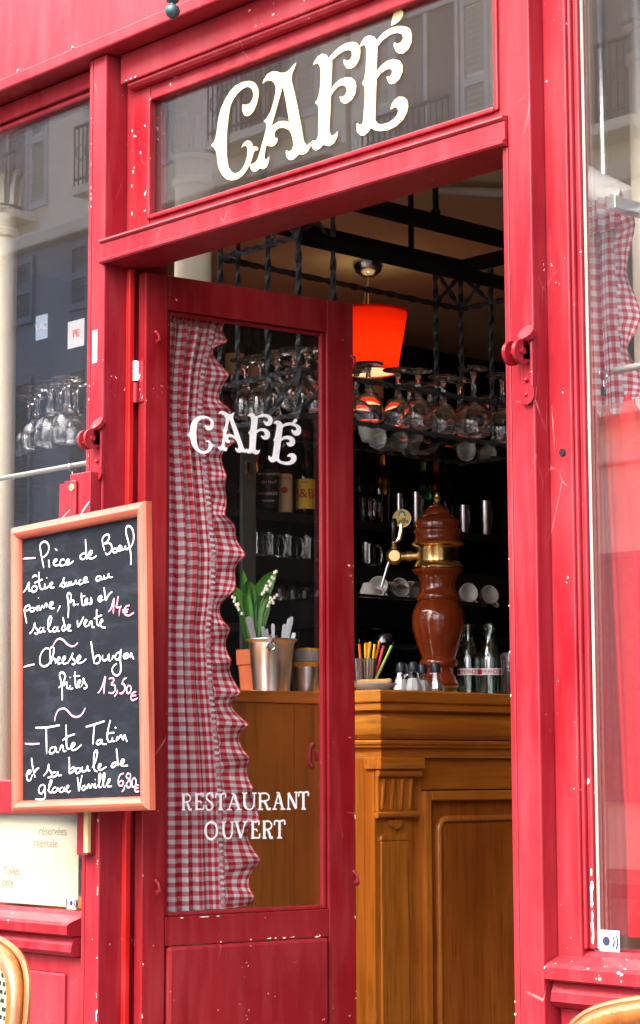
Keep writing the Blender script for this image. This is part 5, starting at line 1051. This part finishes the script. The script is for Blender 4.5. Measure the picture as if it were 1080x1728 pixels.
# ================================================================== PENDANT LAMP
lpz = PX(622, 580, -1.35); lx, ly = lpz[0], lpz[1]; k = mpp(lpz)
L_ = lambda py: 1.15+ (lpz[2]-1.15) + (580-py)*k*1.0
lm = thing('pendant_lamp', 'lit red drum pendant lamp hanging from a chrome ceiling rose', 'lamp', (lx, ly, 0))
ztop, zbot = L_(527), L_(629)
b = B(); seg = 48
rg = [[b.verts.new((r_*math.cos(2*PI*i/seg), r_*math.sin(2*PI*i/seg), z)) for i in range(seg)] for r_, z in ((48*k, zbot), (57*k, (zbot+ztop)/2), (66*k, ztop))]
for A, Dd in zip(rg, rg[1:]):
    for i in range(seg): b.faces.new((A[i], A[(i+1) % seg], Dd[(i+1) % seg], Dd[i]))
sh = obj('shade', b, 'shade_red', lm, 'all'); b = B()
tube(b, [(48*k*math.cos(a), 48*k*math.sin(a), zbot) for a in np.linspace(0, 2*PI, 49)[:-1]], .0025, 6, loop=True); obj('rim_wire', b, 'shade_red', sh); b = B(); tube(b, [(66*k*math.cos(a), 66*k*math.sin(a), ztop) for a in np.linspace(0, 2*PI, 49)[:-1]], .0025, 6, loop=True); obj('rim_wire', b, 'shade_red', sh)
b = B(); rg = [[b.verts.new((r_*math.cos(2*PI*i/seg), r_*math.sin(2*PI*i/seg), z)) for i in range(seg)] for r_, z in ((47.2*k, zbot+.001), (65.2*k, ztop-.001))]
for i in range(seg): b.faces.new((rg[0][i], rg[0][(i+1) % seg], rg[1][(i+1) % seg], rg[1][i]))
obj('lining', b, 'shade_lining', sh, 'all')
b = B(); rg = [[b.verts.new((r_*math.cos(2*PI*i/seg), r_*math.sin(2*PI*i/seg), ztop-.006)) for i in range(seg)] for r_ in (22*k, 64.2*k)]
for i in range(seg): b.faces.new((rg[0][i], rg[0][(i+1) % seg], rg[1][(i+1) % seg], rg[1][i]))
obj('added_top_baffle', b, 'shade_lining', sh)  # added baffle, out of view, keeps lamp light off the ceiling
b = B(); tube(b, [(0, 0, ztop-.05), (0, 0, CEIL-.03)], .0022, 6); obj('cord', b, 'label_cream', lm)
b = B(); tube(b, smooth_path([(0, 0, L_(470)), (-.012, .0, L_(490)), (-.02, .0, L_(515)), (-.006, .0, L_(535))], 5), .0012, 6); obj('loose_cord', b, 'label_cream', lm)
b = B(); tube(b, [(0, 0, ztop-.03), (0, 0, ztop-.065)], .016, 14); obj('socket', b, 'label_cream', lm, True)
for a in (0, 2.1, 4.2): b = B(); tube(b, [(.016*math.cos(a), .016*math.sin(a), ztop-.06), (64*k*math.cos(a), 64*k*math.sin(a), ztop-.002)], .0018, 5); obj('spider', b, 'rod_steel', lm)
obj('bulb', ball(B(), (0, 0, ztop-.085), .024, 18, 10, 1.15), 'bulb_glow', lm, True)
obj('ceiling_rose', lathe(B(), [(0, CEIL-.05), (.02, CEIL-.048), (.04, CEIL-.034), (.05, CEIL-.012), (.05, CEIL-.0005), (0, CEIL-.0005)], 30), 'chrome', lm, True)
ld_ = bpy.data.lights.new('lamp_light', 'POINT'); lo = bpy.data.objects.new('lamp_light', ld_); C.objects.link(lo); lo.parent = lm; lo.location = (0, 0, zbot+.06); ld_.energy = .17; ld_.color = (1, .78, .48); ld_.shadow_soft_size = .03
# ================================================================== BACK BAR
BX = -1.9
bbz = lambda px_, py_: float(PX(px_, py_, BX)[2]); bby = lambda px_: float(PX(px_, 900, BX)[1])
bk_ = thing('back_bar', 'dark wooden back bar shelving against the left wall', 'back bar', (0, 0, 0))
Y0_, Y1_ = .9, 5.2
z_mug, z_bot, z_gls, z_up = bbz(500, 947), bbz(500, 872), bbz(500, 1060), bbz(500, 692)
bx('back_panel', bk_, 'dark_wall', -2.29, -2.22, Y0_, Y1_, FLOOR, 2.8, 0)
for z, th in ((z_mug, .07), (z_bot, .03), (z_gls, .03), (z_up, .03)): bx('shelf', bk_, 'dark_shelf', -2.219, BX+.06, Y0_, Y1_, z-th, z, .002)
bx('post', bk_, 'shelf_grey', BX+.0605, BX+.075, bby(384), bby(408), 1.25, z_up-.031, .003)
b = B(); c0y = bby(394); zz = bbz(394, 793); box(b, BX+.0755, BX+.078, c0y-.012, c0y+.012, zz-.022, zz+.022, .001); fr_ = obj('gilt_frame', b, 'gold', bk_); bx('frame_inset', fr_, 'label_black', BX+.0785, BX+.0795, c0y-.006, c0y+.006, zz-.016, zz+.016, 0)
bx('cabinet', bk_, 'dark_shelf', -2.219, -1.35, Y0_, Y1_, FLOOR, 1.22, .004); bx('worktop', bk_, 'black_gloss', -2.219, -1.33, Y0_, Y1_, 1.2205, 1.25, .004)
NB = Vector((.735, -.68, 0)); RB = Vector((.68, .733, 0))
def bottle(px_, z, R, H, glass, label, cat='bottle', lab=None, square=False, band=None):
    y = bby(px_); t = thing('bottle', label, 'bottle', (BX-.02, y, z), 0, None)
    pr = [(0, 0), (R*.95, 0), (R, .004), (R, H*.58), (R*.9, H*.66), (R*.45, H*.74), (.0145, H*.79), (.0135, H*.93), (.016, H*.94), (.016, H), (0, H)]
    obj('glass', lathe(B(), pr, 4 if square else 28), glass, t, not square)
    obj('cap', lathe(B(), [(.0168, H*.92), (.0175, H*.925), (.0172, H+.002), (0, H+.002)], 16), 'label_black' if glass != 'bottle_green' else 'label_red', t, True)
    if lab:
        mt, z0, z1, txts = lab
        b = B(); n_ = 14; a0 = math.atan2(NB.y, NB.x); sp_ = 1.15
        for j in range(n_):
            a, c = a0-sp_+2*sp_*j/n_, a0-sp_+2*sp_*(j+1)/n_
            b.faces.new([b.verts.new(((R+.0012)*math.cos(x), (R+.0012)*math.sin(x), zz_)) for x, zz_ in ((a, z0*H), (c, z0*H), (c, z1*H), (a, z1*H))])
        l_ = obj('label_paper', b, mt, t)
        for body, sz, zf, tm in txts: text('lettering', body, sz, tm, l_, tuple(NB*(R+.0024)+Vector((0, 0, zf*H))), RB, (0, 0, 1), .0003)
    return t
K = mpp(PX(500, 850, BX))
bottle(460, z_bot, 17.5*K, 150*K, 'bottle_dark', 'dark whiskey bottle with a black and white label on the back bar', lab=('label_black', .06, .50, (("JACK DANIEL'S", .0115, .44, 'label_white'), ('Old No.7', .014, .35, 'label_white'), ('WHISKEY', .015, .22, 'label_white'), ('TENNESSEE', .009, .14, 'label_white'))))
bottle(487, z_bot, 14*K, 150*K, 'amber', 'amber bottle with a cream label between two whisky bottles on the back bar', lab=('label_cream', .04, .47, (('ASTON', .012, .42, 'label_black'), ('●', .03, .28, 'label_red'))))
bottle(522, z_bot, 17.5*K, 150*K, 'bottle_green', 'green whisky bottle with a yellow and red J and B label', lab=('label_yellow', .10, .44, (('J&B', .046, .27, 'label_red'), ('RARE', .010, .40, 'label_red'))))
bottle(424, z_bot, 18*K, 168*K, 'amber', 'tall amber liqueur bottle with gilt bands beside the grey post', lab=('gold', .2, .215, ()))
for px_ in (402, 436, 512, 560, 640): bottle(px_, z_up, 17*K, 142*K, 'bottle_dark', 'dark wine bottle with a cream label on the top back bar shelf', lab=('label_cream', .3, .8 if False else .56, ()))['group'] = 'wine bottles on the top shelf'
for px_, c, lb in ((600, 'bottle_dark', 'dark bottle beside the short glasses on the back bar'), (650, 'amber', 'amber bottle next to the slimmest steel can on the back bar'), (720, 'bottle_green', 'green bottle in the shadowed part of the back bar'), (742, 'amber', 'amber bottle between the green and the dark bottle on the back bar'), (758, 'bottle_dark', 'dark bottle beside the short steel can on the back bar')): bottle(px_, z_bot, 16*K, 140*K, c, lb)['group'] = 'bottles in the shadowed part of the back bar'
# beer mugs
def mug(px_, label):
    t = thing('beer_mug', label, 'mug', (BX, bby(px_), z_mug), -.75, 'glass mugs on the back bar shelf')
    r_, h_ = 15*K, 43*K
    obj('wall', lathe(B(), [(0, .003), (r_*.9, 0), (r_*.95, .004), (r_, h_*.3), (r_*.96, h_), (r_*.9, h_), (r_*.92, h_*.3), (r_*.85, .012), (0, .011)], 24), 'crystal', t, True)
    b = B(); tube(b, smooth_path([(0, r_*.92, h_*.85), (0, r_*1.35, h_*.85), (0, r_*1.62, h_*.5), (0, r_*1.4, h_*.15), (0, r_*.95, h_*.12)], 5), .0045, 10); obj('handle', b, 'crystal', t, True)
for px_, lb in ((487, 'glass beer mug below the black labelled bottle on the mug shelf'), (430, 'glass beer mug on the mug shelf near the grey post'), (456, 'glass beer mug beside another on the mug shelf'), (520, 'glass beer mug below the yellow labelled bottle on the mug shelf'), (620, 'glass beer mug on the mug shelf')): mug(px_, lb)
tm_ = B(); pr = [(0, .003), (11*K, 0), (12*K, .004), (9.5*K, 26*K), (12.5*K, 56*K), (14*K, 78*K), (13.2*K, 78*K), (11.6*K, 56*K), (8.6*K, 26*K), (10.6*K, .012), (0, .012)]
lathe(tm_, pr, 24); bmesh.ops.remove_doubles(tm_, verts=tm_.verts, dist=1e-6); bmesh.ops.recalc_face_normals(tm_, faces=tm_.faces); me = bpy.data.meshes.new('beer_glass'); tm_.to_mesh(me); tm_.free(); me.materials.append(MATS['crystal'])
for p in me.polygons: p.use_smooth = True
for px_ in (452, 472, 494, 514, 534, 462, 484, 506, 526):
    o = bpy.data.objects.new('beer_glass', me); C.objects.link(o); o.location = (BX-(.0 if px_ in (452, 472, 494, 514, 534) else .07), bby(px_), z_gls); tag(o, 'tall waisted beer glass on the shelf below the mugs', 'glass', 'waisted beer glasses on the back bar')
# steel cans and tumblers on the mid shelf
for px_, y0_, y1_, w, mt, lb in ((773, 815, 862, 17, 'steel', 'short steel shaker can beside the dark bottle on the back bar'), (810, 808, 866, 20, 'steel', 'wide tall steel shaker can at the end of the bottle shelf'), (693, 790, 850, 15, 'steel', 'tall steel can between amber and green bottles on the back bar'), (664, 785, 840, 10, 'steel', 'slimmest steel can on the bottle shelf of the back bar')):
    y = bby(px_); z0, z1 = bbz(px_, y1_), bbz(px_, y0_); r_ = w/2*K; z1 -= 0
    t = thing('steel_can', lb, 'can', (BX+.03, y, z_bot), 0, 'steel cans on the back bar'); H = max(.06, z1-z0)
    obj('wall', lathe(B(), [(0, 0), (r_*.92, 0), (r_, .004), (r_*1.03, H), (r_*.95, H), (r_*.9, .006), (0, .006)], 24), mt, t, True); b = B(); tube(b, smooth_path([(0, r_, H*.85), (0, r_*1.6, H*.8), (0, r_*1.6, H*.4), (0, r_, H*.3)], 4), .003, 8); obj('handle', b, mt, t, True)
for px_ in (620, 640, 632): o = bpy.data.objects.new('tumbler', me); C.objects.link(o); o.location = (BX-.02, bby(px_), z_bot); o.scale = (1, 1, .7); tag(o, 'short glass standing among the shadowed bottles on the back bar', 'glass', 'short glasses on the bottle shelf')
# coffee machine with cups on top
mz = bbz(640, 1006); my0, my1 = bby(575), bby(826)
X1_ = -1.52
mz = float(PX(640, 1006, X1_)[2]); my0, my1 = float(PX(570, 1000, X1_)[1]), float(PX(826, 1000, X1_)[1])
cm_ = thing('coffee_machine', 'black espresso machine on the back bar with cups stacked on its top', 'coffee machine', (0, 0, 0))
bx('top_box', cm_, 'black_gloss', -1.88, X1_, my0, my1, mz-.11, mz-.004, .012); bx('cup_rail', cm_, 'chrome', X1_-.004, X1_+.004, my0+.01, my1-.01, mz-.006, mz+.004, .002)
bx('back', cm_, 'black_gloss', -1.88, -1.72, my0+.01, my1-.01, 1.2505, mz-.111, .005); bx('drip_tray', cm_, 'black_gloss', -1.719, X1_+.02, my0+.01, my1-.01, 1.2505, 1.30, .005)
for px_ in (668, 740, 610):
    yy = float(PX(px_, 1070, X1_)[1]); g = obj('group_head', lathe(B(), [(0, -.07), (.032, -.07), (.036, -.05), (.036, -.01), (.03, 0), (0, 0)], 24, (X1_-.06, yy, mz-.111)), 'chrome', cm_, True)
    b = B(); tube(b, [(X1_-.03, yy, mz-.165), (X1_+.03, yy+.01, mz-.17), (X1_+.09, yy+.02, mz-.175)], [.010, .012, .015], 10); obj('filter_handle', b, 'black_gloss', g, True)
def cup(px_, X, z, lie, label):
    y = float(PX(px_, 990, X)[1]); t = thing('coffee_cup', label, 'cup', (X, y, z), random.uniform(-.6, .6), 'white cups on the coffee machine')
    b = lathe(B(), [(0, .002), (.017, 0), (.02, .003), (.030, .030), (.034, .052), (.0318, .052), (.028, .030), (.018, .007), (0, .006)], 24)
    h = B(); tube(h, smooth_path([(.029, 0, .042), (.048, 0, .044), (.050, 0, .026), (.025, 0, .016)], 4), .0035, 8)
    if lie:
        for m_ in (b, h): bmesh.ops.rotate(m_, verts=m_.verts, cent=(0, 0, 0), matrix=Matrix.Rotation(math.radians(80), 3, (.68, .733, 0))); bmesh.ops.translate(m_, verts=m_.verts, vec=(0, 0, .033))
    else:
        for m_ in (b, h): bmesh.ops.rotate(m_, verts=m_.verts, cent=(0, 0, .026), matrix=Matrix.Rotation(PI, 3, (1, 0, 0)))
    obj('bowl', b, 'porcelain', t, True); obj('handle', h, 'porcelain', t, True)
for px_, X, lie, lb in ((622, -1.58, 0, 'white coffee cup standing upside down at the end of the coffee machine'), (646, -1.58, 1, 'white coffee cup lying on its side on the coffee machine'), (664, -1.60, 1, 'white coffee cup lying on its side on the coffee machine'), (700, -1.60, 0, 'white coffee cup upside down beside the beer tap on the coffee machine'), (685, -1.66, 1, 'white coffee cup lying under the tea towel on the coffee machine'), (780, -1.58, 1, 'white coffee cup lying beyond the beer tap on the coffee machine'), (797, -1.58, 1, 'white coffee cup lying beyond the beer tap on the coffee machine'), (815, -1.60, 1, 'white coffee cup lying at the far end of the coffee machine')):
    cup(px_, X, mz-.0035, lie, lb)
b = B(); yc = float(PX(675, 985, -1.62)[1])
sheet(b, lambda s, t_: (-1.66+.12*t_+.01*math.sin(9*s), yc-.10+.22*s, mz+.056+.012*math.sin(7*s+3*t_)+.006*math.sin(17*s)-.02*(abs(s-.5)*2)**3), 30, 12, lambda s, t_: (s, t_))
bmesh.ops.solidify(b, geom=b.faces[:], thickness=.006); tag(obj('tea_towel', b, 'cloth_grey', None, 'all'), 'crumpled grey tea towel lying over the cups on the coffee machine', 'towel')
# ================================================================== COLUMNS
def column(x, y, label, zc0=2.50, R=.041):
    t = thing('column', label, 'column', (x, y, 0))
    obj('shaft', lathe(B(), [(0, FLOOR), (R+.03, FLOOR), (R+.03, .3), (R+.015, .34), (R+.005, .4), (R, zc0-.06), (R+.006, zc0-.055), (R+.006, zc0-.04), (R, zc0-.035), (R, zc0), (0, zc0)], 32), 'cream_column', t, True)
    cp_ = obj('capital', lathe(B(), [(0, zc0+.001), (R, zc0+.001), (R+.010, zc0+.010), (R+.003, zc0+.018), (R+.004, zc0+.06), (R+.014, zc0+.10), (R+.026, zc0+.135), (R+.03, zc0+.15), (R+.03, zc0+.17), (0, zc0+.17)], 32), 'cream_column', t, True)
    bx('impost', t, 'cream_column', -R-.03, R+.03, -R-.03, R+.03, zc0+.1705, CEIL-.0005, .004)
    for q_ in range(12):
        a = q_*PI/6; r_ = R+.007; b = B()
        tube(b, smooth_path([(r_*math.cos(a), r_*math.sin(a), zc0+.02), ((r_+.003)*math.cos(a), (r_+.003)*math.sin(a), zc0+.06), ((r_+.017)*math.cos(a), (r_+.017)*math.sin(a), zc0+.10), ((r_+.022)*math.cos(a), (r_+.022)*math.sin(a), zc0+.088)], 4), [.010]*5+[.009]*4+[.007]*4, 6); obj('acanthus_leaf', b, 'cream_column', cp_, True)
c = PY(326, 440, .30); column(c[0], .30, 'cream cast iron column standing behind the open door')
c = PY(1102, 250, .40); column(c[0], .40, 'cream cast iron column behind the gingham curtain of the right window')
c = PY(-4, 700, .24); column(c[0], .24, 'cream cast iron column behind the left window')
# shelf of glasses behind the left window
zs = float(PY(105, 768, .40)[2]); xl = float(PY(60, 768, .40)[0])
t = thing('glass_shelf', 'glass shelf on brackets behind the left window', 'shelf', (0, 0, 0)); bx('shelf', t, 'shelf_glass', -1.2, -.12, .30, .52, zs-.008, zs, .001)
for x in (-1.15, -.16): bx('bracket', t, 'iron_black', x-.008, x+.008, .171, .50, zs-.024, zs-.0085, .001); bx('upright', t, 'iron_black', x-.008, x+.008, .155, .1705, .9, zs+.3, .001)
for px_, Y in ((62, .40), (83, .38), (98, .42), (112, .38), (50, .46), (126, .44)):
    x = float(PY(px_, 760, Y)[0]); put_glass('wine', x, Y, zs+.0005, 'wine glass upside down on the shelf behind the left window', 'glasses behind the left window')
# ================================================================== TERRACE CHAIRS
def chair(label, loc, rz):
    t = thing('bistro_chair', label, 'chair', loc, rz, 'woven bistro chairs on the pavement')
    # local: seat towards -y, back at y = +.2
    hw_, zt_ = .205, .75
    def back_pt(f):                              # frame outline of the back, f 0..1 from left foot to right foot
        pts = [(-.19, .17, .0), (-.19, .175, .43), (-.205, .19, .55), (-.21, .205, .66), (-.19, .215, .73), (-.13, .22, .762), (0, .222, .775), (.13, .22, .762), (.19, .215, .73), (.21, .205, .66), (.205, .19, .55), (.19, .175, .43), (.19, .17, .0)]
        return pts
    P_ = smooth_path(back_pt(0), 5); b = B(); tube(b, P_, .0135, 10); obj('back_frame', b, 'rattan', t, True)
    P2 = [Vector((p.x*1.07, p.y+.012, p.z+.012)) for p in P_ if p.z > .42]; b = B(); tube(b, P2, .005, 8); obj('outer_cane', b, 'rattan', t, True)
    def halfw(z): return .19+.018*math.sin(PI*min(1, max(0, (z-.43)/.30))) if z < .68 else .205*math.sqrt(max(0, 1-((z-.68)/.09)**2))
    def bf(s, q_):
        z = .47+.288*q_; w = max(.01, halfw(z)-.008); x = (2*s-1)*w
        return (x, .178+.04*q_+.02*(1-(x/.2)**2)*0, z)
    b = B(); sheet(b, bf, 16, 24, lambda s, q_: ((2*s-1)*max(.01, halfw(.47+.288*q_)-.008)+.5, .288*q_)); bmesh.ops.solidify(b, geom=b.faces[:], thickness=.004); obj('woven_back', b, 'cane', t, 'all')
    b = B(); tube(b, [(-.19, .178, .465), (.19, .178, .465)], .010, 10); obj('back_rail', b, 'rattan', t, True)
    b = B(); ring = [(.2*math.cos(a)*(1 if True else 1), -.02+.2*math.sin(a), .44) for a in np.linspace(0, 2*PI, 33)[:-1]]; tube(b, ring, .016, 8, loop=True); obj('seat_frame', b, 'rattan', t, True)
    b = B(); sheet(b, lambda s, q_: (.192*(q_)*math.cos(2*PI*s), -.02+.192*q_*math.sin(2*PI*s), .445), 32, 6, lambda s, q_: (.192*q_*math.cos(2*PI*s)+.5, .192*q_*math.sin(2*PI*s)+.5)); obj('seat', b, 'cane', t)
    for s in (-1, 1):
        b = B(); tube(b, [(s*.14, -.16, .435), (s*.17, -.19, .0)], .014, 10); obj('leg', b, 'rattan', t, True)
        b = B(); tube(b, [(s*.165, -.185, .2), (s*.19, .17, .2)], .008, 8); obj('stretcher', b, 'rattan', t, True)
    return t
ZP = .131
p1_ = PZ(-8, 1577, ZP+.79); p2_ = PZ(1078, 1683, ZP+.79)
def chair_at(label, back, rz):                   # back: where the middle of the backrest top stands
    return chair(label, (back[0]+.222*math.sin(rz), back[1]-.222*math.cos(rz), ZP), rz)
p1_ = PZ(-40, 1573, ZP+.79); p2_ = PZ(1245, 1680, ZP+.79)
ch1 = chair_at('woven green and cream bistro chair in front of the left window', p1_, math.radians(-15))
ch2 = chair_at('woven bistro chair in front of the right window with nothing on it', p2_, math.radians(10))
